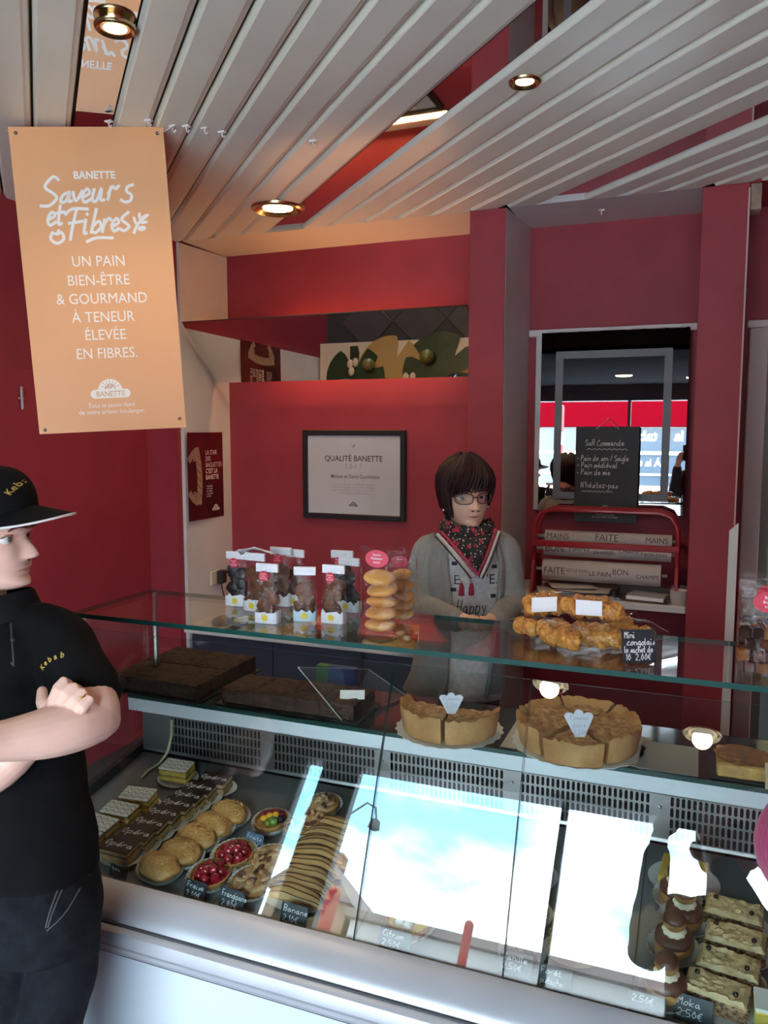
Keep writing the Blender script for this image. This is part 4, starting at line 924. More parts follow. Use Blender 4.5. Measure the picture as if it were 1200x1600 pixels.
def straw(label, px, py, seed):
    t = tart_base('strawberry_tart', label, px, py, 'strawberry tarts'); r = random.Random(seed)
    for i in range(10):
        a = 2 * math.pi * i / 7 + .3; q = .022 if i < 7 else .009; a = a if i < 7 else 2 * math.pi * i / 3
        MB().lump((q * math.cos(a), q * math.sin(a), .022 + (.007 if i >= 7 else 0)), (.0105, .0095, .0105), seed * 20 + i, .12, 2).build('strawberry', BERRY, t, world=False)
    MB().lathe([(.036, .0165), (.0355, .019), (.001, .0195)], 24).build('glaze', BERRY, t, world=False)
straw('strawberry tart at the front, right behind the black price card', 331, 1378, 2); straw('strawberry tart behind the front one, before the blue card', 367, 1346, 5)
def fran(label, px, py, seed, r=.041, kind='almond_tart', grp='almond and nut tarts'):
    t = tart_base(kind, label, px, py, grp, r)
    MB().lump((0, 0, .018), (r * .88, r * .88, .010), seed, .25, 3, 2.5).build('filling', FRAN, t, world=False)
    rr = random.Random(seed)
    for i in range(13):
        a = rr.uniform(0, 6.28); q = rr.uniform(.1, .75) * r
        MB().lump((q * math.cos(a), q * math.sin(a), .0275), (.009, .005, .003), i + seed, .3, 2, rot=Matrix.Rotation(rr.uniform(0, 3), 3, 'Z')).build('almond_slice' if i % 3 else 'brown_piece', M('toasted_almond', (.50, .32, .16), .5, var=.3, vs=70) if i % 3 else M('brown_piece', (.10, .035, .02), .3), t, world=False)
fran('pale almond tart at the front beside the dark handwritten card', 396, 1390, 3); fran('pale almond tart behind the front one, under the shop reflection', 423, 1356, 7)
t = tart_base('fruit_tart', 'mixed fruit tart with mango, kiwi and berries behind the blue card', 425, 1293, None, .036)
FR_ = [(M('mango', (.80, .42, .02), .25, coat=.3), 'mango_piece'), (M('kiwi', (.16, .28, .03), .3, coat=.3, var=.3, vs=90), 'kiwi_piece'), (M('raspberry', (.25, .012, .03), .3, var=.3, vs=90), 'raspberry'), (M('blackberry', (.02, .012, .03), .3), 'blackberry')]
for i, (x, y, s, k_) in enumerate(((-.004, .004, .010, 0), (-.013, -.006, .009, 0), (.006, .011, .009, 0), (.010, -.009, .012, 1), (.003, -.017, .009, 1), (-.022, .006, .009, 2), (-.014, .014, .008, 2), (.0, .022, .008, 2), (.019, .014, .008, 2), (.024, .002, .010, 3), (.016, .022, .007, 3))):
    MB().lump((x, y, .023), (s, s * .9, s * .75), i, .12, 2).build(FR_[k_][1], FR_[k_][0], t, world=False)
fran('small nut tart beside the fruit tart', 467, 1302, 11, .030); fran('dark glazed nut tart behind the striped banana pastries', 506, 1268, 13, .036); fran('nut tart between the fruit tart and the dark glazed tart', 488, 1296, 17, .030)
# striped banana pastries
BAN = M('banana_cream', (.46, .27, .10), .45, rgb2=(.60, .40, .18), vs=14, bump=.15, bs=30); BANL = M('banana_line', (.05, .022, .012), .4)
def banana(label, px, py, seed, rz):
    t = deck_thing('banana_pastry', label, 'pastry', px, py, 'striped banana pastries in a row', rz)
    n = 17; rings = []; L = .066
    for i in range(n):
        u = -1 + 2 * i / (n - 1); w = max(.0015, .021 * (1 - abs(u) ** 2.6) ** .6); h = max(.0015, .026 * (1 - abs(u) ** 3) ** .6); cy = .010 * (1 - u * u)
        rings.append([V(u * L, cy + w * math.cos(a), .002 + h * (.5 + .5 * math.sin(a)) + .001 * noise.noise(V(u * 4, a, seed))) for a in [2 * math.pi * k_ / 16 for k_ in range(16)]])
    MB().loft(rings).build('body', BAN, t, world=False)
    mb = MB()
    for a in (.5, 1.15, 1.75, 2.4):
        P = []
        for i in range(1, n - 1):
            u = -1 + 2 * i / (n - 1); aa = a + .12 * math.sin(u * 5 + seed); w = .0213 * (1 - abs(u) ** 2.6) ** .6; h = .0265 * (1 - abs(u) ** 3) ** .6; cy = .010 * (1 - u * u)
            P.append(V(u * L, cy + w * math.cos(aa), .0022 + h * (.5 + .5 * math.sin(aa))))
        mb.tube(P, .0009, 5, round_=False)
    mb.build('icing_lines', BANL, t, world=False)
    case(t, .06, .026, .004)
for i in range(8):
    f = i / 7.; banana(f'striped banana pastry, {ORD[i]} of its row', 458 + 66 * f, 1412 - 108 * f, i, .0)
# wrapped chocolate shaving cakes and others under the bright glass
SHV = M('choc_shavings', (.05, .025, .016), .5, rgb2=(.22, .15, .10), vs=130, bump=.6, bs=150); YEL = M('yellow_mousse', (.66, .46, .06), .35)
def shav(label, px, py, seed, top=None):
    t = deck_thing('shaving_cake', label, 'cake', px, py, 'round cakes rolled in chocolate shavings')
    case(t, .04, .04, .004)
    MB().lathe([(.028, .002), (.030, .004), (.030, .040), (.028, .042), (.001, .0425)], 28).build('sponge_side', SHV, t, world=False)
    mb = MB(); r = random.Random(seed)
    for i in range(110):
        a = r.uniform(0, 6.28); z = r.uniform(.004, .042); q = .0305
        if i > 80: q = r.uniform(.0, .026); z = .043
        mb.box((-.0035, -.0006, -.0010), (.0035, .0006, .0010), 0, X=Matrix.Translation((q * math.cos(a), q * math.sin(a), z)) @ Matrix.Rotation(a + 1.57 + r.uniform(-.6, .6), 4, 'Z') @ Matrix.Rotation(r.uniform(-1, 1), 4, 'Y'))
    o = mb.build('shavings', M('shaving_mix', (.06, .03, .02), .5, rgb2=(.3, .22, .16), vs=90), t, smooth=False, world=False); o['kind'] = 'stuff'
    MB().lathe([(.029, .042), (.029, .046), (.026, .049), (.001, .050)], 28).build('topping', top or ICING, t, world=False)
for i, (x, y, tp) in enumerate(((838, 1372, YEL), (828, 1430, ICING), (816, 1490, ICING))): shav(('round shaving cake with yellow mousse top, rearmost of three', 'white-topped shaving cake in the middle of three', 'white-topped shaving cake at the front of three')[i], x, y, i, tp)
for i, (x, y) in enumerate(((640, 1452), (676, 1426))):
    t = tart_base('lemon_tart', ('lemon tart with white meringue nearest the rail under the glare', 'lemon tart with white meringue behind the other, under the glare')[i], x, y, 'lemon tarts')
    MB().lathe([(.036, .017), (.035, .020), (.001, .021)], 24).build('curd', M('lemon_curd', (.75, .52, .04), .15), t, world=False)
    for q in range(6): MB().lump((.018 * math.cos(q), .018 * math.sin(q), .026), (.010, .010, .009), q, .1, 2).build('meringue', ICING, t, world=False)
PIST = M('pistachio_nut', (.22, .26, .06), .6, var=.4, vs=80)
for i, (x, y) in enumerate(((895, 1490), (915, 1445))):
    t = deck_thing('pistachio_slice', ('green pistachio slice at the front, beside the shaving cakes', 'green pistachio slice at the rear, beside the shaving cakes')[i], 'cake', x, y, 'pistachio slices')
    case(t, .05, .034, .004); MB().box((-.038, -.022, .002), (.038, .022, .028), 0, .002).build('cake', CRUST, t, world=False); MB().lump((0, 0, .03), (.036, .02, .006), i, .4, 3, 5).build('topping', PIST, t, world=False)
# yellow mousse square and choux buns on the right
t = deck_thing('mousse_square', 'yellow mousse square on a paper plate by the grille', 'cake', 1068, 1380, None, -.12)
case(t, .062, .05, .006); MB().box((-.040, -.034, .003), (.040, .034, .010), 0, .001).build('sponge', SPONGE, t, world=False); MB().box((-.040, -.034, .010), (.040, .034, .030), 0, .002).build('mousse', YEL, t, world=False)
CHX = M('choux_dough', (.36, .19, .06), .6, var=.3, vs=40, bump=.3, bs=60); MILK = M('milk_chocolate', (.12, .05, .03), .4, var=.1, vs=20)
def relig(label, px, py, seed):
    t = deck_thing('choux_bun', label, 'pastry', px, py, 'chocolate choux buns in paper cases')
    fluted(t, .042, .042, .016)
    MB().lump((0, 0, .025), (.031, .031, .024), seed, .08, 3).build('lower_choux', CHX, t, world=False)
    MB().lump((0, 0, .034), (.0305, .0305, .017), seed, .08, 3).build('lower_icing', MILK, t, world=False)
    n = 40; MB().loft([[V(r * (1 + .05 * math.cos(10 * a)) * math.cos(a), r * (1 + .05 * math.cos(10 * a)) * math.sin(a), z) for a in [2 * math.pi * k_ / n for k_ in range(n)]] for r, z in ((.012, .045), (.0185, .047), (.0185, .051), (.014, .055), (.001, .058))]).build('cream_collar', M('butter_cream', (.78, .72, .52), .5), t, world=False)
    MB().lump((0, 0, .066), (.0185, .0185, .016), seed + 3, .06, 3).build('upper_choux', CHX, t, world=False)
    MB().lump((0, 0, .0705), (.0182, .0182, .0125), seed + 3, .06, 3).build('upper_icing', MILK, t, world=False)
for i, (x, y, l) in enumerate(((1058, 1413, 'chocolate choux bun with cream collar before the yellow square'), (1068, 1448, 'chocolate choux bun second behind the dark cards, in a fluted case'), (1052, 1492, 'chocolate choux bun at the edge of the bright reflection'), (1040, 1560, 'chocolate choux bun at the front beside the coffee card'))): relig(l, x, y, i)
NUT = M('chopped_nut', (.10, .05, .025), .6, rgb2=(.50, .34, .18), vs=150, bump=.6, bs=120); MOKC = M('mocha_cream', (.56, .43, .22), .55, var=.1, vs=40, bump=.5, bs=45); BEAN = M('coffee_bean', (.015, .007, .006), .25)
def moka(label, px, py, rz, seed):
    t = deck_thing('mocha_slice', label, 'cake', px, py, 'mocha slices with chopped nuts', rz)
    case(t, .056, .04, .006)
    MB().box((-.044, -.023, .002), (.044, .023, .034), 0, .002).build('sponge', NUT, t, world=False)
    mb = MB(); r = random.Random(seed)
    for i in range(260):
        u, v = r.uniform(-1, 1), r.uniform(0, 1); f = r.randrange(4); z = .003 + v * .03
        p = ((u * .044, -.0235, z), (.0445, u * .023, z), (u * .044, .0235, z), (-.0445, u * .023, z))[f]
        mb.lump(p, (r.uniform(.0012, .0028), r.uniform(.0012, .0028), r.uniform(.001, .002)), i, .2, 1)
    o = mb.build('nut_crumbs', NUT, t, world=False); o['kind'] = 'stuff'
    vs, fs = [], []; n, m_ = 30, 18
    for i in range(n + 1):
        for j in range(m_ + 1):
            x, y = -.045 + .09 * i / n, -.024 + .048 * j / m_; e = min(1, min(i, n - i) / 2., min(j, m_ - j) / 2.)
            vs.append((x, y, .033 + e * (.006 + .004 * noise.noise(V(x * 60, y * 60, seed)) + .0035 * noise.noise(V(x * 110, y * 190, seed + 3)) + .002 * noise.noise(V(x * 260, y * 260, seed + 5)))))
    MB().add(vs, [(i * (m_ + 1) + j, (i + 1) * (m_ + 1) + j, (i + 1) * (m_ + 1) + j + 1, i * (m_ + 1) + j + 1) for i in range(n) for j in range(m_)]).build('cream_top', MOKC, t, world=False)
    for x, y in ((-.03, .008), (.028, -.010)): MB().lump((x, y, .043), (.0042, .0042, .0042), seed, .05, 2).build('coffee_bean', BEAN, t, world=False)
for i, (x, y, l) in enumerate(((1146, 1447, 'rearmost'), (1148, 1490, 'second from the rear'), (1137, 1532, 'third from the rear'), (1120, 1572, 'front'))): moka(f'nut-sided mocha slice with coffee beans, {l} of its row', x, y, (-.12, -.1, -.14, -.2)[i], i)
q = atDeck(1210, 1590); t = deck_thing('custard_slice', 'yellow edged pastry cut off at the lower right corner', 'pastry', 1222, 1600, 'custard slices on the counter deck', 0)
MB().box((-.04, -.022, .002), (.04, .022, .03), 0, .002).build('custard_layer', CUST, t, world=False); MB().box((-.04, -.022, .03), (.04, .022, .036), 0, .002).build('icing', ICING, t, world=False)
# price cards on the deck
SLB = M('card_slate', (.02, .028, .034), .5); CK2 = M('card_chalk', (.70, .72, .72), .8); SLB2 = M('card_blue', (.07, .12, .18), .5)
def card(label, px, py, lines, w=.050, h=.036, rz=0., mat=SLB, lean=.30):
    q = atDeck(px, py); u = V(math.cos(rz), math.sin(rz), 0); n = V(math.sin(rz), -math.cos(rz), 0)
    t = plane_thing('price_card', label, 'price card', q + V(0, 0, h / 2 * math.cos(lean) + .002), u, V(0, 0, 1) * math.cos(lean) - n * math.sin(lean), 'black price cards on the counter deck')
    sl_ = MB().box((-w / 2, -h / 2, -.0012), (w / 2, h / 2, 0)).build('slate', mat, t, world=False)
    mb = MB()
    for i, s_ in enumerate(lines): mb.hand(s_, h * .26, (-w * .42, h * (.12 - .42 * i)), .0004, .0010, sx=.8 if len(s_) < 8 else .55)
    mb.build('handwriting', CK2, sl_, smooth=False, world=False)
    MB().box((-w * .2, -h / 2 - .001, -.016), (w * .2, -h / 2 + .001, 0)).build('foot', mat, t, world=False)
card('black price card reading Fraise 3,00€ before the strawberry tarts', 305, 1407, ('Fraise', '3,00€'), rz=-.1)
card('faded dark price card reading Frangipane between tarts and rail', 362, 1424, ('Frangipane', '2,80€'), .056, .040, -.1)
card('black price card reading Banane 2,10€ at the foot of the striped pastries', 459, 1447, ('Banane', '2,10€'), .054, .038, -.05)
card('blue price card among the tarts before the fruit tart', 397, 1328, ('Fruits', '3,50€'), .046, .034, -.15, SLB2)
card('black price card before the front opera slice', 185, 1374, ('Opéra',), .05, .024, -.2)
card('dark price card reading Citron under the bright reflection', 617, 1486, ('Citron', '2,50€'), .058, .036, -.05)
card('dark price card reading Vanille under the bright reflection', 806, 1522, ('Vanille', '2,50€'), .055, .034, -.05)
card('dark price card reading Forêt pistache at the rail', 866, 1545, ('Forêt', 'pistache'), .055, .034, -.05)
card('dark price card reading 2,50€ at the rail left of the coffee card', 1010, 1590, ('2,50€',), .055, .034, -.05)
card('black price card reading Moka before the mocha slices', 1082, 1598, ('Moka', '2,50€'), .055, .038, -.1)
# ------------------------------------------------------------------ cakes on the smoked shelf
S0_ = SZ + .001
BRN = M('brownie', (.022, .010, .006), .7, rgb2=(.055, .028, .018), vs=45, bump=1.0, bs=110, spec=.3); TRAYB = M('tray_black', (.012, .012, .013), .35)
def brownies(name, label, x, y, nx, ny, bx, by, h, rz, mat, seed, n_long=1):
    t = thing(name, label, 'cake', (x, y, S0_), rz, world=False)
    MB().box((-nx * bx / 2 - .012, -ny * by / 2 - .012, 0), (nx * bx / 2 + .012, ny * by / 2 + .012, .004), 0, .0015).build('tray', TRAYB, t, world=False)
    r = random.Random(seed)
    for i in range(nx):
        for j in range(ny):
            cx, cy = (i - (nx - 1) / 2) * bx, (j - (ny - 1) / 2) * by; hh = h + r.uniform(-.003, .003); n = 10; vs = []; fs = []
            g = .0012
            def P(u, v, k_):
                xx, yy = cx + (u - .5) * (bx - g), cy + (v - .5) * (by - g); e = min(1, min(u, 1 - u, v, 1 - v) / .12)
                zz = .005 + (hh - .004 * (1 - e) ** 2 + .0035 * noise.noise(V(xx * 45, yy * 45, seed)) if k_ else 0)
                return (xx + .0018 * noise.noise(V(xx * 60, yy * 60, zz * 90)), yy + .0018 * noise.noise(V(yy * 60, xx * 60, zz * 90 + 5)), zz)
            vs = [P(a / n, b / n, 1) for a in range(n + 1) for b in range(n + 1)]
            fs = [(a * (n + 1) + b, (a + 1) * (n + 1) + b, (a + 1) * (n + 1) + b + 1, a * (n + 1) + b + 1) for a in range(n) for b in range(n)]
            ring = [(a, 0) for a in range(n)] + [(n, b) for b in range(n)] + [(n - a, n) for a in range(n)] + [(0, n - b) for b in range(n)]
            top = [a * (n + 1) + b for a, b in ring]; prev = top
            for lev in (.66, .33, 0):
                k0 = len(vs)
                for a, b in ring:
                    p = vs[a * (n + 1) + b]; q = .005 + (p[2] - .005) * lev; d = .0025 * noise.noise(V(p[0] * 80, p[1] * 80, q * 120))
                    vs.append((p[0] + (a / n - .5) * d, p[1] + (b / n - .5) * d, q))
                cur = list(range(k0, k0 + len(ring))); m_ = len(ring)
                fs += [(prev[i2], prev[(i2 + 1) % m_], cur[(i2 + 1) % m_], cur[i2]) for i2 in range(m_)]; prev = cur
            fs.append(prev[::-1])
            MB().add(vs, fs).build('brownie_block', mat, t, world=False, angle=60)
    return t
b1 = atZ(262, 1062, S0_ + .02); brownies('brownie_slab', 'large dark brownie slab cut in four on a black tray', -1.225, 1.69, 2, 2, .13, .135, .040, -.02, BRN, 3)
brownies('brownie_bar', 'lower chocolate brownie bar cut in four pieces beside the big slab', -.865, 1.632, 4, 1, .086, .125, .036, .0, M('brownie_lighter', (.036, .016, .010), .7, rgb2=(.085, .042, .028), vs=50, bump=1.0, bs=110, spec=.3), 5)
MB()
def round_paper(x, y, z, r, label):
    n = 40; mb = MB(); rg = [[V(x + r * q * (1 + (.03 if k_ % 2 else -.03) * (q > .9)) * math.cos(2 * math.pi * k_ / n), y + r * q * (1 + (.03 if k_ % 2 else -.03) * (q > .9)) * math.sin(2 * math.pi * k_ / n), z + zz) for k_ in range(n)] for q, zz in ((.02, 0), (1, 0), (1, .0012), (.02, .0012))]
    return tag(mb.loft(rg).build('paper_doily', DOILY), label, 'doily')
round_paper(-1.02, 1.70, S0_, .06, 'white paper doily between the two brownie trays')
PIE = M('pie_crust', (.36, .17, .055), .7, rgb2=(.52, .29, .115), vs=14, bump=.35, bs=60); CRUM = M('pie_crumble', (.30, .15, .06), .8, rgb2=(.58, .36, .17), vs=70, bump=.9, bs=90)
def wedge(t, r, a0, a1, h, seed, rim=.012, off=0., crumb=.006):
    """one cut piece: flared crust wall, rough crumble top"""
    n, m_ = 18, 12; vs, fs = [], []; am = (a0 + a1) / 2; ox, oy = off * math.cos(am), off * math.sin(am)
    def T(q, a): 
        z = h * (.80 if q < .86 else .80 + .2 * min(1, (q - .86) / .08)); x, y = r * 1.04 * q * math.cos(a), r * 1.04 * q * math.sin(a)
        if q > .84: z += h * (.10 * noise.noise(V(a * 5, seed, q * 3)) + .08 * noise.noise(V(a * 19, seed, q * 6)))
        z += crumb * noise.noise(V(x * 55, y * 55, seed)) + crumb * .6 * noise.noise(V(x * 140, y * 140, seed))
        return (x + ox, y + oy, max(z, .01))
    for i in range(m_ + 1):
        for j in range(n + 1): vs.append(T(.03 + .97 * i / m_, a0 + (a1 - a0) * j / n))
    top = [(i * (n + 1) + j, (i + 1) * (n + 1) + j, (i + 1) * (n + 1) + j + 1, i * (n + 1) + j + 1) for i in range(m_) for j in range(n)]
    mat = [1 if i < m_ * .8 else 0 for i in range(m_) for j in range(n)]
    ring = [(m_, j) for j in range(n + 1)] + [(i, n) for i in range(m_ - 1, -1, -1)] + [(0, j) for j in range(n - 1, -1, -1)] + [(i, 0) for i in range(1, m_)]
    prev = [i * (n + 1) + j for i, j in ring]; side = []
    for lv, sh in ((.6, .985), (.25, .95), (0, .93)):
        k0 = len(vs)
        for i, j in ring:
            p = vs[i * (n + 1) + j]; s_ = sh if i == m_ else 1 - (1 - sh) * i / m_
            vs.append(((p[0] - ox) * s_ + ox, (p[1] - oy) * s_ + oy, p[2] * lv))
        cur = list(range(k0, k0 + len(ring))); L_ = len(ring)
        side += [(prev[q], prev[(q + 1) % L_], cur[(q + 1) % L_], cur[q]) for q in range(L_)]; prev = cur
    side.append(tuple(prev[::-1]))
    X = Matrix.Translation((0, 0, .003))
    MB().add(vs, top + side, mat + [0] * len(side), X).build('pie_piece', [PIE, CRUM], t, world=False, angle=50)
def pie(label, x, y, r, pieces, h, seed, text, cardpos, group='crumble pies on the shelf'):
    t = thing('crumble_pie', label, 'pie', (x, y, S0_), world=False, group=group)
    n = 48; MB().loft([[V(r * q * (1 + (.02 if k_ % 2 else -.02) * (q > 1.)) * math.cos(2 * math.pi * k_ / n), r * q * (1 + (.02 if k_ % 2 else -.02) * (q > 1.)) * math.sin(2 * math.pi * k_ / n), zz) for k_ in range(n)] for q, zz in ((.02, 0), (1.12, 0), (1.12, .0015), (.02, .0015))]).build('paper_doily', DOILY, t, world=False)
    for a0, a1, off, hh in pieces: wedge(t, r, math.radians(a0), math.radians(a1), h * hh, seed, off=off)
    return t
pie('half eaten crumble pie with a white fan card, left on the shelf', -.487, 1.618, .104, ((168, 277, 0, 1.0), (281, 372, .002, .96)), .055, 4, '', None)
pie('big brown crumble pie cut in slices with a white fan card', -.215, 1.640, .120, ((118, 178, .0, 1), (181, 242, .003, 1), (246, 302, .016, .92), (305, 358, .004, 1), (1, 57, 0, 1.02), (60, 115, 0, 1.02)), .054, 9, '', None)
FAN = M('fan_card', (.70, .70, .76), .6)
def fan(label, p, w, h, lines):
    t = plane_thing('fan_card', label, 'price card', p, CR, V(0, .35, 1), 'white fan-shaped price cards')
    P = [(-w * .16, -h / 2), (w * .16, -h / 2), (w / 2, h * .30)]
    for k_ in range(2, -1, -1):
        cx = (k_ - 1) * w * .32
        for q in range(7):
            a = math.pi * q / 6 if True else 0; P.append((cx + w * .17 * math.cos(a), h * .30 + h * (.20 if k_ == 1 else .14) * math.sin(a) + (h * .05 if k_ == 1 else 0)))
    P.append((-w / 2, h * .30)); n = len(P)
    MB().add([(0, 0, 0)] + [(x, y, 0) for x, y in P] + [(0, 0, -.001)] + [(x, y, -.001) for x, y in P], [(0, 1 + i, 1 + (i + 1) % n) for i in range(n)] + [(n + 1, n + 2 + (i + 1) % n, n + 2 + i) for i in range(n)] + [(1 + i, n + 2 + i, n + 2 + (i + 1) % n, 1 + (i + 1) % n) for i in range(n)]).build('card', FAN, t, world=False, smooth=False)
    mb = MB()
    for i, s_ in enumerate(lines): mb.hand(s_, .0085, (0, h * .16 - i * .014), .0005, .0009, sx=.7, center=True)
    mb.build('handwriting', M('fan_ink', (.45, .44, .58), .6), t, smooth=False, world=False)
fan('white fan card stuck in the half eaten pie', V(-.470, 1.575, S0_ + .072), .052, .042, ('Pommes', '2,20€')); fan('white fan card stuck in the big brown pie', V(-.200, 1.545, S0_ + .076), .058, .050, ('Pommes', 'poire', '2,20€'))
t = thing('apple_cake', 'square golden apple cake at the right end of the shelf', 'cake', (.150, 1.612, S0_), world=False)
MB().box((-.11, -.055, 0), (.115, .055, .003)).build('tray', TRAYB, t, world=False)
for i in range(2):
    mb = MB(); mb.box((-.098 + i * .1, -.048, .003), (.0 + i * .1, .048, .030), 0, .003); mb.build('cake_piece', M('apple_cake_side', (.52, .30, .08), .6, var=.25, vs=40, bump=.4, bs=70), t, world=False)
    MB().lump((-.049 + i * .1, 0, .031), (.052, .05, .007), i, .2, 3, 3).build('baked_top', M('apple_cake_top', (.26, .11, .03), .5, var=.3, vs=50, bump=.5, bs=70), t, world=False)
t = plane_thing('fan_card', 'tan price tag leaning before the square apple cake', 'price card', V(.158, 1.548, S0_ + .024), V(1, .1, 0), V(0, .3, 1), 'white fan-shaped price cards')
MB().box((-.026, -.022, -.001), (.028, .024, 0)).build('card', M('tag_tan', (.52, .38, .24), .6), t, world=False)
t = tag(MB().box((-.09, 1.555, S0_), (.02, 1.70, S0_ + .0015)).build('grey_sheet', M('sheet_grey', (.30, .30, .29), .5)), 'grey paper sheet on the shelf between pie and apple cake', 'paper')
t = tag(MB().box((-.36, 1.56, S0_), (-.075, 1.72, S0_ + .0008)).build('pie_board', M('board_pale', (.50, .46, .38), .5)), 'pale board under the big brown pie', 'board')
p = V(-.70, 1.60, S0_ + .075); t = plane_thing('white_note', 'small white card leaning on the brownie bar', 'price card', V(-.715, 1.61, S0_ + .05), CR, V(0, .8, .6)); MB().box((-.028, -.012, -.001), (.028, .012, 0)).build('card', PAPERW, t, world=False)
# ------------------------------------------------------------------ bags on the glass top
TZ = 1.2405
FILM = M_glass('cellophane', (.99, .99, .99), .016, .03, .004, wrinkle=.5); WPAP = M('bag_paper', (.74, .73, .74), .5); STK = M('sticker_red', (.62, .012, .05), .4); FLW = M('flower_yellow', (.75, .55, .02), .5)
LCHO = M('milk_choc_lump', (.12, .045, .022), .6, var=.3, vs=50, spec=.2); DCHO = M('dark_choc_lump', (.016, .008, .008), .5, var=.3, vs=50)
def film(t, w, d, h, seed, pinch=.15, topd=.004, name='film', wr=.004, m=FILM, base=0.):
    rings = []; n = 32
    for i in range(13):
        f = i / 12; z = base + h * f; ww = w / 2 * (1 + .05 * math.sin(f * 5 + seed)); dd = (d / 2) * (1 - f) ** .55 + topd / 2; e = 4 if f < .7 else 2.6
        rg = []
        for k_ in range(n):
            a = 2 * math.pi * k_ / n; c, s_ = math.cos(a), math.sin(a); q = (abs(c) ** e + abs(s_) ** e) ** (-1 / e)
            k2 = 1 + wr / (w / 2) * noise.noise(V(c * 3, s_ * 3, z * 40 + seed)) * (1 if 0 < i else .3)
            rg.append(V(ww * q * c * k2, dd * q * s_ * k2, z))
        rings.append(rg)
    return MB().loft(rings, cap=False).build(name, m, t, world=False)
def oval(t, x, y, z, rx, rz_, text, dy=0.):
    n = 28; st = MB().add([(x, y, z)] + [(x + rx * math.cos(2 * math.pi * i / n), y - .0002, z + rz_ * math.sin(2 * math.pi * i / n)) for i in range(n)], [(0, 1 + i, 1 + (i + 1) % n) for i in range(n)]).build('sticker', STK, t, world=False, smooth=False)
    mb = MB(); X = Matrix(((1, 0, 0, x), (0, 0, -1, y - .0008), (0, 1, 0, z), (0, 0, 0, 1)))
    for i, s_ in enumerate(text): mb.text(s_, rz_ * .42, (0, rz_ * (.32 - .42 * i)), 0, sx=.75, X=X)
    mb.build('sticker_lettering', M('sticker_white', (.85, .75, .75), .5), st, smooth=False, world=False)
def chocbag(label, px, py, w, h, kind, lump, rz, seed, paper=True, fold=None):
    q = atZ(px, py, TZ); t = thing('chocolate_bag', label, 'bag of chocolates', V(q.x, q.y, TZ), rz, 'bags of chocolates on the glass top', world=False)
    d = w * .55; r = random.Random(seed); n = int(h / .03)
    z = .016
    for i in range(11):
        f = i / 11.; zz = .014 + f * h * .60; ww = w * .30
        MB().lump((r.uniform(-ww, ww) * .75, r.uniform(-d * .2, d * .2) * (1 - f), zz), (w * .30, d * .32 * (1 - .4 * f), w * .27), seed * 13 + i, .35, 2, 2.5).build('chocolate', lump, t, world=False)
    film(t, w, d, h, seed)
    mb = MB()          # printed white paper foot with torn edge
    n = 28; rings = []
    for f in (0, 1):
        rg = []
        for k_ in range(n):
            a = 2 * math.pi * k_ / n; c, s_ = math.cos(a), math.sin(a); q2 = (abs(c) ** 4 + abs(s_) ** 4) ** -.25
            rg.append(V((w / 2 + .0015) * q2 * c, (d / 2 + .0015) * q2 * s_, (h * .20 + .012 * noise.noise(V(c * 4, s_ * 4, seed))) * f + .0003))
        rings.append(rg)
    mb.loft(rings, cap=False); mb.add(rings[0], [tuple(range(n))])
    mb.build('paper_foot', WPAP if kind != 'blue' else M('bag_paper_blue', (.50, .66, .72), .5), t, world=False)
    X = Matrix(((1, 0, 0, 0), (0, 0, -1, -d / 2 - .0028), (0, 1, 0, 0), (0, 0, 0, 1)))
    mb = MB()
    for k_ in range(6):
        a = math.radians(60 * k_ + 20); mb.ribbon([(0 + .001 * math.cos(a), .013 + .001 * math.sin(a)), (.006 * math.cos(a), .013 + .006 * math.sin(a))], .005, k_ * 1e-5, 0, X)
    mb.build('flower_print', FLW, t, smooth=False, world=False)
    MB().box((-w / 2, -.0032, h - .016), (w / 2, .0032, h + .002), 0, .0008).build('header_fold', WPAP, t, world=False)
    if fold != 'plain': oval(t, (-.1 * w), -.0042 - (.004), h - .024, w * .21, w * .21, ('Chocolats', 'maison', 'Bon appétit'))
    return t
CB = [('bag of dark chocolates at the rear left, beside the power adapter', 372, 945, .055, .125, 'w', DCHO, .1, 1, None), ('bag of milk chocolates with wide flapped paper top, second from the left', 400, 953, .055, .13, 'w', LCHO, -.1, 2, 'plain'),
 ('front left bag of milk chocolates with a round red sticker', 419, 972, .052, .125, 'w', LCHO, .05, 3, None), ('bag of chocolates behind the front left bag, red sticker half hidden', 440, 945, .055, .135, 'w', LCHO, .0, 4, None),
 ('bag of milk chocolates with a light blue paper foot', 477, 969, .048, .115, 'blue', LCHO, .3, 5, 'plain'), ('bag of chocolates behind the blue footed one', 462, 945, .05, .13, 'w', LCHO, -.1, 6, 'plain'),
 ('front bag of chocolates with a round red sticker right of the blue footed one', 522, 972, .052, .122, 'w', LCHO, .0, 7, None), ('bag of dark chocolates right behind the front sticker bag', 546, 954, .055, .12, 'w', DCHO, -.15, 8, 'plain'),
 ('bag of dark chocolates with a red sticker behind two other bags', 535, 940, .055, .122, 'w', DCHO, .1, 9, None)]
for l, x, y, w, h, k_, m, rz, sd, fo in CB: chocbag(l, x, y, w, h, k_, m, rz, sd, fold=fo)
# flapped paper sheet lying over the second bag
q = atZ(398, 953, TZ); vs = [(q.x + (-.045 + .10 * i / 8), q.y - .012 + .03 * j / 4, TZ + .1335 + .012 * math.sin(i / 8 * 3.1) - .0006 * j * j + .002 * math.sin(i * 1.7 + j)) for i in range(9) for j in range(5)]
o = MB().add(vs, [(i * 5 + j, i * 5 + 5 + j, i * 5 + 6 + j, i * 5 + 1 + j) for i in range(8) for j in range(4)]).build('paper_flap', WPAP); o.modifiers.new('t', 'SOLIDIFY').thickness = .0008
tag(o, 'curled white paper flap lying over the second chocolate bag', 'paper')
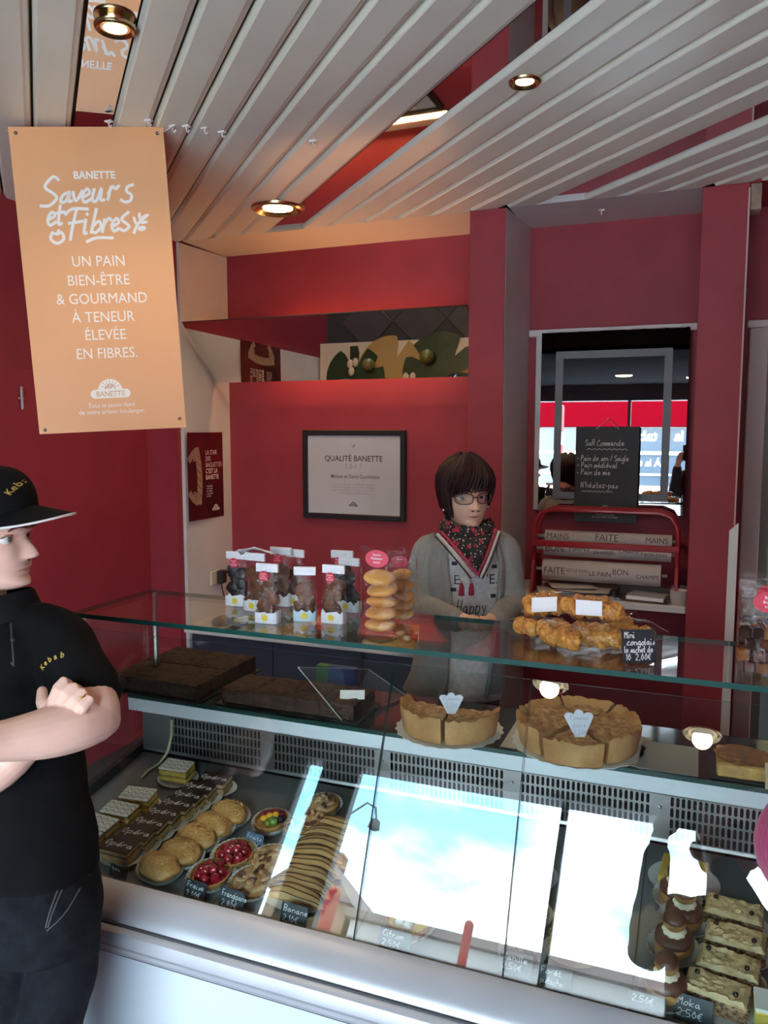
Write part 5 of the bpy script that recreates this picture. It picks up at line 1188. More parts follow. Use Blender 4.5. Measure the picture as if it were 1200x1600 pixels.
# clear acrylic cover leaning over the brownie bar
P = [atZ(535, 1128, S0_ + .001), atZ(635, 1088, S0_ + .001), atY(575, 1046, 1.76), atY(465, 1043, 1.565)]; nn_ = (P[1] - P[0]).cross(P[3] - P[0]).normalized() * .003
tag(MB().add(P + [p + nn_ for p in P], [(0, 1, 2, 3), (4, 5, 6, 7), (0, 1, 5, 4), (1, 2, 6, 5), (2, 3, 7, 6), (3, 0, 4, 7)], [0, 0, 1, 1, 1, 1]).build('clear_cover', [GLASS, M('acrylic_edge', (.45, .45, .44), .3)], smooth=False), 'clear acrylic cover leaning over the right half of the brownie bar', 'cover')
cbg = thing('carrier_bag', 'blue and green paper bag standing behind the counter above the brownie bar', 'bag', V(-.87, 1.86, .86), world=False)
MB().loft([[V(-.02, -.03, 0), V(.06, -.03, 0), V(.06, .03, 0), V(-.02, .03, 0)], [V(-.018, -.012, .17), V(.056, -.012, .17), V(.056, .012, .17), V(-.018, .012, .17)]]).build('blue_panel', M('bag_blue', (.02, .06, .22), .5), cbg, world=False, smooth=False)
MB().loft([[V(-.06, -.03, 0), V(-.021, -.03, 0), V(-.021, .03, 0), V(-.06, .03, 0)], [V(-.054, -.012, .17), V(-.019, -.012, .17), V(-.019, .012, .17), V(-.054, .012, .17)]]).build('green_panel', M('bag_green', (.05, .16, .05), .5), cbg, world=False, smooth=False)
# madeleine bags
COOK = M('biscuit', (.50, .20, .04), .5, rgb2=(.70, .38, .10), vs=18, bump=.15, bs=40)
def cookiebag(label, px, py, w, h, rz, seed, text, n=5):
    q = atZ(px, py, TZ); t = thing('biscuit_bag', label, 'bag of biscuits', V(q.x, q.y, TZ), rz, 'clear bags of golden biscuits', world=False); r = random.Random(seed)
    for i in range(n):
        MB().lump((r.uniform(-.008, .008), r.uniform(-.006, .006), .018 + i * .024 * h / .175), (w * .36, w * .30, .0125), seed + i, .06, 3, rot=Matrix.Rotation(r.uniform(-.25, .25), 3, 'X') @ Matrix.Rotation(r.uniform(-.2, .2), 3, 'Y')).build('biscuit', COOK, t, world=False)
    film(t, w, w * .72, h, seed, wr=.005)
    if text: oval(t, -.004, -w * .22 - .001, h - .022, w * .27, w * .19, text)
    return t
cookiebag('tall clear bag of stacked golden biscuits with a red oval sticker', 598, 990, .092, .178, .0, 21, ('Biscuits', 'Madeleines', 'maison'))
cookiebag('clear bag of golden biscuits behind the tall bag, beside the grey cardigan', 629, 972, .066, .155, .2, 33, ('Biscuits', 'maison'), 5)
# brownie cube bags at the right edge
CUB = [M('cube_choc', (.035, .014, .008), .7, spec=.15, var=.3, vs=60), M('cube_tan', (.22, .085, .03), .7, spec=.15, var=.3, vs=60), M('cube_red', (.08, .022, .010), .7, spec=.15, var=.3, vs=60)]
def cubebag(label, x, y, w, h, rz, seed):
    t = thing('brownie_cube_bag', label, 'bag of biscuits', V(x, y, TZ), rz, 'clear bags of brownie cubes', world=False); r = random.Random(seed); s = .019
    for k_ in range(4):
        for i in range(3 if k_ % 2 == 0 else 4):
            for j in range(2):
                X = Matrix.Translation(((i - (1 if k_ % 2 == 0 else 1.5)) * s * 1.06 + r.uniform(-.002, .002), (j - .5) * s * 1.1, .011 + k_ * s * 1.04)) @ Matrix.Rotation(r.uniform(-.25, .25), 4, 'Z') @ Matrix.Rotation(r.uniform(-.12, .12), 4, 'X')
                MB().box((-s / 2, -s / 2, -s / 2), (s / 2, s / 2, s / 2), 0, .0025, X).build('cube', CUB[r.randrange(3)], t, world=False)
    film(t, w, w * .55, h, seed, wr=.005)
    MB().box((-w / 2, -.0025, h - .03), (w / 2, .0025, h - .0285)).box((-w / 2, -.0025, h - .012), (w / 2, .0025, h - .011)).build('zip_strip', M_glass('zip_film', (.85, .85, .85), .05, .15), t, world=False)
    oval(t, .006, -.012, h - .035, .026, .018, ('Biscuits', 'Brownies', 'maison'))
q = atZ(1187, 1050, TZ); cubebag('front clear zip bag of brownie cubes with a red oval sticker at the right edge', q.x + .004, q.y, .082, .158, .0, 3)
cubebag('rear clear zip bag of brownie cubes behind the front one', q.x + .012, q.y + .065, .086, .16, .05, 8)
# mini congolais bags
CONG = M('coconut_cake', (.48, .15, .018), .55, rgb2=(.72, .36, .07), vs=70, bump=.8, bs=110)
def congo(label, x, y, z, rz, tiltm, seed, n=7, card_=False, L=.105):
    t = thing('coconut_cake_bag', label, 'bag of coconut cakes', V(x, y, z), rz, 'clear bags of mini coconut cakes', world=False); r = random.Random(seed)
    t.rotation_euler = (0, tiltm, rz)
    for i in range(n):
        MB().lump((-.035 + .07 * (i % 4) / 3, (-.014 if i < 4 else .014) + r.uniform(-.004, .004), .019 + (.0 if i < 4 else .008) + r.uniform(0, .004)), (.017, .016, .017), seed * 9 + i, .28, 3, 3).build('coconut_cake', CONG, t, world=False)
    rings = []; nn = 22
    for i in range(12):
        f = i / 11.; xx = -.056 + .13 * f * L / .105; k_ = 1 if f < .68 else 1 - (f - .68) / .32 * .75; k_ *= min(1, .5 + f * 5)
        rings.append([V(xx, (.036 * k_) * math.cos(a) * (1 + .10 * noise.noise(V(f * 6, a * 2, seed))), .0235 + max(.0, (.0225 * k_)) * math.sin(a) * (1 + .10 * noise.noise(V(f * 6, a * 2, seed + 4)))) for a in [2 * math.pi * q_ / nn for q_ in range(nn)]])
    MB().loft(rings, cap=False).build('film', FILM, t, world=False)
    if card_:
        X = Matrix.Translation((-.012, -.038, .032)) @ Matrix.Rotation(.42, 4, 'X') @ Matrix.Rotation(.06, 4, 'Y')
        MB().box((-.0245, -.0015, -.0175), (.0245, 0, .0175), 0, .0004, X).build('card', M('card_white', (.88, .88, .88), .35), t, world=False)
g = lambda px, py: atZ(px, py, TZ)
q = g(838, 1003); congo('lowest left bag of mini coconut cakes', q.x, q.y + .02, TZ, .05 + math.pi, 0, 1)
q = g(878, 1016); congo('front bag of mini coconut cakes under the left white card', q.x, q.y + .02, TZ, -.6, 0, 2, 6)
q = g(865, 990); congo('upper left bag of mini coconut cakes with a blank white card', q.x - .005, q.y - .012, TZ + .040, .25, -.12, 3, 7, True)
q = g(932, 1016); congo('lower right bag of mini coconut cakes beside the black price board', q.x, q.y + .022, TZ, -.1, 0, 4)
q = g(940, 1000); congo('upper right bag of mini coconut cakes with a blank white card', q.x - .008, q.y - .012, TZ + .042, .05, -.05, 5, 7, True)
q = g(975, 1012); congo('rear bag of mini coconut cakes half hidden by the black price board', q.x + .005, q.y + .05, TZ, -.2, 0, 6, 6)
t = plane_thing('price_board', 'black handwritten board for the mini coconut cakes on the glass top', 'price card', (g(997, 1036) + V(0, 0, .031)), CR * .97 + CF * .1, V(0, .28, 1))
w, h = .060, .058
MB().box((-w / 2, -h / 2, -.0018), (w / 2, h / 2, 0)).build('slate', SLATE, t, world=False)
mb = MB()
for i, (s_, x, z_) in enumerate((('Mini', -.026, .0145), ('congolais', -.022, .002), ('le sachet de', -.027, -.011), ('10  2,00€', -.025, -.024))): mb.hand(s_, .0105, (x, z_), .0004, .0015, sx=.46 if len(s_) > 10 else .60)
mb.build('handwriting', CHALK, t, smooth=False, world=False)
MB().box((-w * .3, -h / 2 - .001, -.02), (w * .3, -h / 2 + .001, 0)).build('foot', SLATE, t, world=False)
# ------------------------------------------------------------------ people
def _lerp(tab, h):
    for (a, x), (b, y) in zip(tab[:-1], tab[1:]):
        if h <= b:
            t = (h - a) / (b - a) if b > a else 0; t = max(0, min(1, t)); t = t * t * (3 - 2 * t) * .5 + t * .5; return x + (y - x) * t
    return tab[-1][1]
FRT = [(0, .20), (.02, .33), (.06, .395), (.11, .405), (.16, .385), (.24, .405), (.32, .405), (.42, .395), (.50, .375), (.57, .415), (.66, .42), (.76, .395), (.86, .31), (.94, .18), (1.0, .02)]
BCK = [(0, .02), (.06, .10), (.15, .22), (.28, .30), (.42, .38), (.56, .44), (.70, .455), (.82, .40), (.92, .26), (1.0, .02)]
WID = [(0, .10), (.04, .16), (.10, .215), (.20, .275), (.30, .315), (.42, .335), (.55, .345), (.68, .355), (.80, .315), (.90, .215), (.97, .10), (1.0, .02)]
def G(x, s): return math.exp(-(x / s) ** 2)
class Head:
    def __init__(s, o, f, up, S, nose=1.):
        s.o = Vector(o); s.f = Vector(f).normalized(); u = Vector(up); s.u = (u - s.f * u.dot(s.f)).normalized(); s.r = s.f.cross(s.u); s.S = S; s.n = nose
    def local(s, h, a, off=0.):
        yf, yb, w = _lerp(FRT, h), _lerp(BCK, h), _lerp(WID, h); c, q = math.cos(a), math.sin(a)
        e = 2.25; k = (abs(c) ** e + abs(q) ** e) ** (-1 / e); x = (w + off) * k * q; y = (yf if c > 0 else yb) * k * c + off * c
        if c > 0:
            # nose, brow, sockets, lips, cheeks
            hn = h
            if .285 < hn < .54: 
                t = (hn - .335) / (.53 - .335); am = .122 * (1 - max(0, t) ** 1.1) * (.93 + .07 * min(1, max(0, t) * 6)) if t >= 0 else .1135 * math.sin(max(0, (hn - .285) / .05) * math.pi / 2)
                y += s.n * .92 * max(0, am) * G(x, .050 + .02 * (1 - min(1, max(0, t))))
            y += .030 * G(hn - .318, .022) * (G(x - .052, .03) + G(x + .052, .03))
            y -= .045 * (G(x - .150, .075) + G(x + .150, .075)) * G(hn - .49, .055) + .060 * (G(x - .245, .06) + G(x + .245, .06)) * G(hn - .49, .07)
            y += .018 * G(hn - .565, .03) * G(x, .25)
            y += .014 * G(hn - .225, .016) * G(x, .09) + .016 * G(hn - .175, .020) * G(x, .085) - .014 * G(hn - .20, .008) * G(x, .13)
            y -= .014 * G(hn - .135, .02) * G(x, .12); y += .02 * G(hn - .07, .035) * G(x, .10)
            y += .015 * (G(x - .21, .08) + G(x + .21, .08)) * G(hn - .40, .08)
        return x, y, h
    def p(s, h, a, off=0.):
        x, y, z = s.local(h, a, off); return s.w(x, y, z)
    def w(s, x, y, z): return s.o + (s.r * x + s.f * y + s.u * z) * s.S
    def add(s, mb, n=96, m=84, ears=True):
        rings = []
        for i in range(m + 1):
            h = .5 - .5 * math.cos(math.pi * i / m) if False else i / m
            rings.append([s.p(max(.001, min(.999, h)), 2 * math.pi * j / n) for j in range(n)])
        mb.loft(rings)
        for sg in ((-1, 1) if ears else ()):     # ears
            c = s.w(sg * .345, -.03, .43); X = Matrix.Translation(c)
            mb.lump(c, (.02 * s.S / .2, .02 * s.S / .2, .02 * s.S / .2), 1, .05, 2)
            pts = [s.w(sg * (.35 + .05 * math.sin(t)), -.05 - .05 * math.cos(t) * 1.0, .44 + .13 * math.sin(t - 1.2)) for t in (0, .6, 1.2, 1.8, 2.4, 3.0)]
            mb.tube([s.w(sg * .34, -.01, .33), s.w(sg * .36, -.03, .38), s.w(sg * .385, -.08, .47), s.w(sg * .385, -.08, .53), s.w(sg * .355, -.01, .54)], [.012 * s.S / .2, .02 * s.S / .2, .022 * s.S / .2, .018 * s.S / .2, .010 * s.S / .2], 8)
    def eyes(s, parent, iris=(.05, .03, .02), gaze=0., brow=(.06, .03, .02), lip=(.42, .17, .14), lid=(.3, .14, .10)):
        S = s.S; k = S / .2
        for sg in (-1, 1):
            d = s.local(.49, 0)[1]; c = s.w(sg * .160, .278, .492)
            e = MB(); e.lump(c, .0128 * k, sub=3, amt=0); e.build('eye', M('eye_white', (.55, .52, .50), .3), parent)
            g = (s.f + s.r * gaze).normalized(); MB().lump(c + g * .0072 * k, .0070 * k, sub=3, amt=0).build('iris', M('iris_%d' % int(iris[0] * 1000), iris, .1), parent)
            P = [s.w(sg * (.155 + .078 * t), .335 - .028 * t * t - .02 * (t > 0) * t, .507 + .020 * (1 - t * t)) for t in (-1, -.5, 0, .5, 1)]
            MB().tube(P, [.0016 * k, .0026 * k, .003 * k, .0026 * k, .0016 * k], 6).build('eyelid', M('lid_%d' % int(lid[0] * 1000), lid, .5), parent)
            P = [s.w(sg * (.155 + .10 * t), s.local(.59 + .018 * (1 - t * t), math.atan2(sg * (.155 + .10 * t), .4))[1] + .006, .585 + .022 * (1 - t * t) - .012 * (t > 0) * t) for t in (-1, -.5, 0, .5, 1)]
            MB().tube(P, [.0022 * k, .0036 * k, .0036 * k, .003 * k, .0014 * k], 6, flat=.8).build('eyebrow', M('brow_%d' % int(brow[0] * 1000), brow, .8), parent)
        P = [s.w(s.local(.2, math.atan2(.14 * t * 1.15, .42))[0], s.local(.2, math.atan2(.14 * t * 1.15, .42))[1] + .003, .2 - .004 * t * t) for t in (-1, -.6, -.25, 0, .25, .6, 1)]
        MB().tube(P, .0009 * k, 6).build('mouth_line', M('mouth_line', (.12, .04, .035), .7), parent)
        for sg in (-1, 1): MB().lump(s.w(sg * .045, s.local(.297, sg * .1)[1] - .012, .297), .0038 * k, sub=2, amt=0).build('nostril', M('nostril_dark', (.10, .035, .03), .8), parent)
        for hh, ww, th in ((.212, .135, .0021), (.188, .115, .0028)):
            P = []
            for t in (-1, -.6, -.25, 0, .25, .6, 1):
                x = ww * t; h2 = hh - .006 * abs(t) * (1 if hh > .2 else -2)
                a = math.atan2(x * 1.15, .42); lx, ly, lz = s.local(h2, a); P.append(s.w(lx, ly - .002, h2))
            MB().tube(P, [th * k * q for q in (.3, .8, 1, .9, 1, .8, .3)], 8).build('lip', M('lip_%d' % int(lip[0] * 1000), lip, .4), parent)
def limb(mb, pts, rad, n=20):
    P = [(*p, r) for p, r in zip(pts, rad)]
    if len(P) > 2: P = _smooth(P, 4)
    return mb.tube([p[:3] for p in P], [p[3] for p in P], n)
def ring_body(mb, rows, n=36, e=2.3, X=None, a0=0., a1=2 * math.pi, closed=True):
    """rows: (centre, right vector, half width, forward vector, half depth)"""
    rings = []
    for c, r, hw, f, hd in rows:
        rg = []
        for k in range(n if closed else n + 1):
            a = a0 + (a1 - a0) * k / n; cc, ss = math.cos(a), math.sin(a); q = (abs(cc) ** e + abs(ss) ** e) ** (-1 / e)
            rg.append(Vector(c) + Vector(f) * hd * q * cc + Vector(r) * hw * q * ss)
        rings.append(rg)
    return mb.loft(rings, closed=closed, cap=closed)
def bvh_of(*objs):
    vs, fs = [], []
    for o in objs:
        k = len(vs); off = WLOC.get(o.name, Vector()); vs += [v.co + off for v in o.data.vertices]; fs += [[k + i for i in p.vertices] for p in o.data.polygons]
    return BVHTree.FromPolygons(vs, fs)
def decal(mb, tree, o, u, v, dirn, lift=.0012):
    """lay flat print onto a curved surface along dirn"""
    out = []; dirn = Vector(dirn).normalized()
    bad = set()
    for pi, p in enumerate(mb.v):
        q = Vector(o) + Vector(u) * p.x + Vector(v) * p.y; hit = tree.ray_cast(q - dirn * .25, dirn, .6)
        if hit[0] is None: bad.add(pi)
        out.append((hit[0] - dirn * (lift + p.z)) if hit[0] is not None else q)
    keep = [i for i, f_ in enumerate(mb.f) if not any(q in bad for q in f_)]; mb.f = [mb.f[i] for i in keep]; mb.m = [mb.m[i] for i in keep]
    mb.v = out; return mb
def finger(mb, pts, r): mb.tube(pts, [r, r * 1.0, r * .95, r * .82][:len(pts)] if len(pts) <= 4 else r, 10)
def hand_mesh(mb, wrist, palm_c, side, tips, r=.0085, pr=(.012, .020)):
    """palm lump between wrist and knuckles; tips = list of finger joint lists"""
    mb.tube([wrist, (Vector(wrist) + Vector(palm_c)) / 2, palm_c], [pr[1] * .95, pr[1] * 1.1, pr[1] * 1.1], 12)
    for t in tips: finger(mb, t, r)
SKIN1 = M('skin_fair', (.74, .47, .37), .5, var=.05, vs=12, sss=.15); SKIN2 = M('skin_warm', (.70, .43, .31), .5, var=.05, vs=12, sss=.15)
POLO = M('polo_black', (.0055, .0055, .006), .9, var=.15, vs=25, bump=.25, bs=500, spec=.12); JEAN = M('jeans_black', (.010, .011, .014), .85, spec=.12, var=.25, vs=60, bump=.3, bs=700)
# ---- customer with cap and crossed arms
CU_ = thing('person', 'woman in black cap and black polo with crossed arms beside the counter', 'person', at(40, 2230, 1.30) * 1.0)
CU_.location.z = 0; WLOC[CU_.name] = Vector(CU_.location)
fd = (CR * .995 - CF * .06).normalized(); fd.z = -.02
hd = Head(at(-22, 920, 1.50), fd, (0, 0, 1), .205, 1.0)
A_ = lambda x, y, d: at(x, y, d)
body = MB(); hd.add(body)
limb(body, [A_(-46, 1000, 1.52), A_(-42, 950, 1.51), A_(-36, 890, 1.51)], [.066, .056, .056])
ring_body(body, [(A_(5, 980, 1.50), CR, .08, CF, .07), (A_(8, 1010, 1.50), CR, .10, CF, .09), (A_(10, 1080, 1.49), CR, .115, CF, .095), (A_(25, 1200, 1.45), CR, .10, CF, .09), (A_(50, 1330, 1.36), CR, .092, CF, .09), (A_(60, 1400, 1.33), CR, .085, CF, .085)])
LS, LE, LW_ = A_(92, 1000, 1.47), A_(152, 1122, 1.37), A_(-45, 1163, 1.22)
limb(body, [LS, A_(122, 1058, 1.42), A_(146, 1098, 1.38), LE], [.045, .043, .041, .039])
limb(body, [LE, A_(118, 1133, 1.335), A_(70, 1146, 1.30), A_(10, 1157, 1.26), LW_], [.040, .0435, .041, .033, .027])
hand_mesh(body, LW_, A_(-85, 1160, 1.24), 1, [[A_(-85, 1140 + 12 * i, 1.24), A_(-120, 1135 + 14 * i, 1.27), A_(-135, 1140 + 14 * i, 1.31)] for i in range(4)])
RS, RE, RW = A_(-105, 1010, 1.49), A_(-115, 1232, 1.36), A_(66, 1136, 1.345)
limb(body, [RS, A_(-118, 1120, 1.43), RE], [.046, .042, .038])
limb(body, [RE, A_(-60, 1222, 1.34), A_(0, 1196, 1.325), RW], [.039, .040, .038, .027])
# right hand closed over the left upper arm
body.tube([RW, A_(78, 1118, 1.335), A_(90, 1104, 1.328)], [.022, .0225, .019], 14)
body.tube([A_(76, 1124, 1.32), A_(96, 1110, 1.317), A_(112, 1106, 1.317)], [.016, .0165, .012], 12)
for i, (x, y, L) in enumerate(((97, 1064, 1.), (113, 1073, 1.), (126, 1082, .92), (137, 1093, .8))):
    body.tube([A_(82 + 11 * i, 1098 + 4 * i, 1.318), A_(x - 5, y + 10, 1.308), A_(x + 2, y + 1, 1.312), A_(x + 10, y + 5, 1.335), A_(x + 12, y + 14, 1.35)], [.0100, .0098, .0088, .0082, .0070], 12)
body.tube([A_(74, 1118, 1.325), A_(66, 1096, 1.33), A_(66, 1080, 1.345)], [.012, .0105, .009], 12)
fuse(body, 'body', SKIN1, CU_, .0021, 2)
ring = [A_(126, 1084, 1.31) + CR * .0112 * math.cos(t) * .8 + (CU * .5 + CF * .6) * .0112 * math.sin(t) for t in [2 * math.pi * i / 16 for i in range(17)]]
MB().tube(ring, .0014, 6, round_=False).build('finger_ring', M('ring_gold', (.8, .55, .2), .2, 1.), CU_)
hd.eyes(CU_, (.10, .13, .10), .25, (.10, .05, .03), (.46, .21, .18))
MB().lump(hd.w(.285, .20, .39), .0022, sub=2, amt=0).build('mole', M('mole_brown', (.12, .05, .03), .6), CU_)
hb = MB()
for i in range(90):
    a0 = random.uniform(1.75, 4.5); h0 = random.uniform(.5, .66)
    hb.tube([hd.p(h0, a0, .03), hd.p(h0 - .1, a0 + .05, .035), hd.p(max(.2, h0 - .24), a0 + .1, .03)], [.006, .006, .002], 6)
hb.build('hair', M('hair_brown', (.045, .025, .015), .5, var=.3, vs=60), CU_)
def disp_cloth(sc_, am):
    return lambda co, n: am * (noise.noise(co * sc_) + .5 * noise.noise(co * sc_ * 2.1))
shirt = MB()
ring_body(shirt, [(A_(-2, 962, 1.505), CR, .072, CF, .066), (A_(4, 985, 1.50), CR, .105, CF, .09), (A_(8, 1020, 1.495), CR, .122, CF, .102), (A_(12, 1085, 1.485), CR, .128, CF, .108), (A_(22, 1180, 1.45), CR, .118, CF, .104), (A_(36, 1260, 1.40), CR, .113, CF, .103), (A_(48, 1320, 1.37), CR, .108, CF, .102), (A_(56, 1362, 1.345), CR, .101, CF, .100)])
limb(shirt, [A_(60, 985, 1.49), A_(94, 1004, 1.47), A_(118, 1046, 1.432), A_(140, 1078, 1.402)], [.055, .058, .057, .054])
limb(shirt, [A_(-70, 995, 1.50), A_(-106, 1015, 1.49), A_(-116, 1080, 1.45), A_(-118, 1120, 1.43)], [.055, .06, .058, .054])
sh = fuse(shirt, 'polo_shirt', POLO, CU_, .005, 5, disp=disp_cloth(14, .0035))
col = MB(); n = 28
rg = [[A_(-8, 958, 1.505) + (CR * math.cos(t) * .072 * q + CF * math.sin(t) * .066 * q) + V(0, 0, z + .012 * math.cos(t - .3)) for t in [2 * math.pi * i / n for i in range(n)]] for q, z in ((.92, .036), (1.0, .032), (1.18, .0), (1.22, -.016), (1.10, -.012), (.95, .0), (.9, .03))]
col.loft(rg, cap=False).build('collar', M('collar_black', (.008, .008, .009), .9, spec=.12), CU_)
tree = bvh_of(sh); mb = MB()
for i, c in enumerate('Kebab'):
    a = -.95 + .30 * i; mb.text(c, .0135, (0, 0), 0, bold=.02, X=Matrix.Translation((-.012 + .0055 * i + .0008 * i * i, -.014 + .0085 * i - .0008 * i * i, 0)) @ Matrix.Rotation(1.05 - .2 * i, 4, 'Z'))
decal(mb, tree, A_(76, 1034, 1.38), CR, CU, CF).build('embroidery', M('thread_gold', (.55, .38, .07), .6), CU_, smooth=False)
mb = MB(); mb.tube([A_(17, 975, 1.398), A_(19, 1000, 1.388), A_(22, 1040, 1.376)], .002, 6); mb.build('placket', M('placket_seam', (.014, .014, .015), .6), CU_)
for y in (1000, 1036): MB().lump(A_(20, y, 1.378), .004, sub=2, amt=0).build('button', INK, CU_)
jeans = MB()
ring_body(jeans, [(A_(52, 1330, 1.36), CR, .093, CF, .09), (A_(60, 1385, 1.335), CR, .099, CF, .096), (A_(62, 1430, 1.325), CR, .099, CF, .095), (A_(60, 1475, 1.315), CR, .088, CF, .085)])
limb(jeans, [A_(110, 1425, 1.325), A_(97, 1520, 1.315), A_(74, 1620, 1.30), A_(40, 1830, 1.27), A_(45, 2030, 1.31), A_(50, 2200, 1.33)], [.052, .054, .050, .046, .044, .045])
limb(jeans, [A_(12, 1425, 1.325), A_(2, 1520, 1.32), A_(-10, 1620, 1.31), A_(-40, 1830, 1.29), A_(-40, 2030, 1.33), A_(-45, 2200, 1.35)], [.052, .056, .054, .050, .046, .045])
jn = fuse(jeans, 'jeans', JEAN, CU_, .005, 4, disp=disp_cloth(18, .003))
tj = bvh_of(jn); mb = MB()
for dx in (0, .006): mb.ribbon(_smooth([(-.002 + dx, .045), (.0 + dx, 0), (-.006 + dx * .5, -.05)], 5), .0016, 0)
mb.ribbon(_smooth([(.028, .035), (.03, 0), (.018, -.035), (-.004, -.055)], 5), .0016, 0)
mb.ribbon(_smooth([(.055, .035), (.058, .012), (.075, .0), (.095, .006), (.105, .02)], 5), .0022, 0); mb.ribbon(_smooth([(.058, .035), (.062, .016), (.077, .006), (.092, .01), (.100, .024)], 5), .0016, 0)
decal(mb, tj, A_(68, 1410, 1.22), CR, CU, CF).build('stitching', M('stitch_grey', (.10, .10, .105), .7), CU_, smooth=False)
for x, d in ((58, 1.33), (-50, 1.35)):
    p = A_(x, 2215, d); p.z = 0
    MB().lump(p + V(0, -.03, .035), (.045, .11, .035), 2, .05, 3).build('shoe', M('shoe_black', (.02, .02, .02), .5), CU_)
# cap
ZIN = lambda a: .665 + .125 * max(0, math.cos(a)) ** 2
cap = MB(); rings = []
for i in range(13):
    t = math.pi / 2 * i / 12; rings.append([hd.w((.40 * math.cos(t) ** .6 + .004) * math.sin(a), ((.475 if math.cos(a) > 0 else .50) * math.cos(t) ** .55 + .004) * math.cos(a), ZIN(a) + (1.135 - ZIN(a)) * math.sin(t)) for a in [2 * math.pi * k / 40 for k in range(40)]])
cp = thing('cap', 'black baseball cap with gold embroidery on the customer', 'cap', hd.w(0, 0, .64))
bpp = cap.loft(rings).build('crown', M('cap_black', (.006, .006, .007), .9, bump=.15, bs=600, spec=.12), cp)
n, m_ = 24, 8; vs = []
def brim(i, j, dz=0.):
    a = -1.25 + 2.5 * i / n; q = j / m_; x = (.40 + .03 * q) * math.sin(a); y0 = .455 * math.cos(a); y = y0 + q * (.36 * max(0, math.cos(a * 1.15)) ** .75 + .02)
    return hd.w(x, y, ZIN(a) - .085 * q + .02 * q * q + dz)
mb = MB(); mb.add([brim(i, j) for i in range(n + 1) for j in range(m_ + 1)] + [brim(i, j, -.016) for i in range(n + 1) for j in range(m_ + 1)],
    [(i * (m_ + 1) + j, (i + 1) * (m_ + 1) + j, (i + 1) * (m_ + 1) + j + 1, i * (m_ + 1) + j + 1) for i in range(n) for j in range(m_)] + [tuple((n + 1) * (m_ + 1) + q for q in (i * (m_ + 1) + j, i * (m_ + 1) + j + 1, (i + 1) * (m_ + 1) + j + 1, (i + 1) * (m_ + 1) + j)) for i in range(n) for j in range(m_)])
mb.build('visor', MC['cap_black'], cp)
MB().tube([brim(i, m_, -.008) for i in range(n + 1)], .0022, 6).build('piping', M('piping_white', (.7, .7, .68), .6), cp)
MB().lump(hd.w(0, 0, 1.145), .006, sub=2, amt=0).build('top_button', MC['cap_black'], cp)
tc_ = bvh_of(bpp); mb = MB()
for i, c in enumerate('Kebab'): mb.text(c, .0150, (0, 0), 0, bold=.01, X=Matrix.Translation((-.011 + .0040 * i, -.009 + .0074 * i, 0)) @ Matrix.Rotation(1.1 - .05 * i, 4, 'Z'))
mb.text('Casa', .0115, (.016, -.012), 0, bold=.02, X=Matrix.Rotation(.45, 4, 'Z'))
decal(mb, tc_, A_(15, 762, 1.40), CR, CU, CF).build('embroidery', MC['thread_gold'], cp, smooth=False)
# ---- shop assistant behind the counter
SA = thing('person', 'shop assistant with dark auburn bob, glasses, patterned scarf and grey cardigan', 'person', (at(735, 1300, 2.72).x, at(735, 1300, 2.72).y, 0))
fd = (-CF * .955 + CR * .27).normalized(); fd.z = -.03
ha = Head(at(727, 822, 2.72), fd, V(0, 0, 1) - CR * .03, .215, .85)
B = lambda x, y, d=2.72: at(x, y, d)
body = MB(); ha.add(body, ears=False)
limb(body, [B(728, 850, 2.76), B(727, 830, 2.75), B(727, 800, 2.75)], [.06, .052, .05])
TR = CR * .98 + CF * .12; TF = -CF * .98 + CR * .12
ring_body(body, [(B(728, 838, 2.76), TR, .09, TF, .06), (B(728, 860, 2.76), TR, .14, TF, .08), (B(728, 920, 2.75), TR, .13, TF, .09), (B(722, 1000, 2.74), TR, .13, TF, .10), (B(712, 1080, 2.74), TR, .14, TF, .10)])
for s, (sx, sy), (ex, ey), (wx, wy) in ((-1, (664, 866), (660, 948), (728, 972)), (1, (790, 862), (797, 948), (765, 974))):
    limb(body, [B(sx, sy, 2.76), B(ex, ey, 2.70), B((ex + wx) / 2, (ey + wy) / 2, 2.58), B(wx, wy, 2.46)], [.045, .040, .032, .024])
    k_ = -s
    for i in range(4):
        body.tube([B(wx, wy, 2.46), B(wx + k_ * 7 + i * 3 * -s * .3, wy - 4 + i * 3, 2.42), B(wx + k_ * 18, wy - 5 + i * 4, 2.41), B(wx + k_ * 24, wy - 1 + i * 4, 2.43)], [.014, .010, .0085, .0075], 10)
    body.tube([B(wx, wy - 2, 2.45), B(wx + k_ * 6, wy - 7, 2.43), B(wx + k_ * 13, wy - 8, 2.43)], [.012, .009, .008], 10)
fuse(body, 'body', SKIN2, SA, .0028, 3)
ha.eyes(SA, (.04, .022, .015), .35, (.04, .018, .015), (.40, .15, .13))
HAIR = M('hair_auburn', (.011, .004, .005), .65, rgb2=(.030, .008, .011), vs=50, spec=.3)
hb = MB(); rr = random.Random(5); rings = []
for i in range(20):       # under layer over skull and nape
    h = .30 + .70 * i / 19
    rings.append([ha.p(min(.999, h), a, .02) for a in [1.25 + (2 * math.pi - 2.5) * k / 40 for k in range(41)]])
hb.loft(rings, closed=False, cap=False)
rings = [[ha.p(min(.999, .70 + .30 * i / 9), a, .02 + .02 * math.sin(i / 9 * 3.1)) + ha.u * .022 * (i / 9.) for a in [2 * math.pi * k / 48 for k in range(48)]] for i in range(10)]
hb.loft(rings)
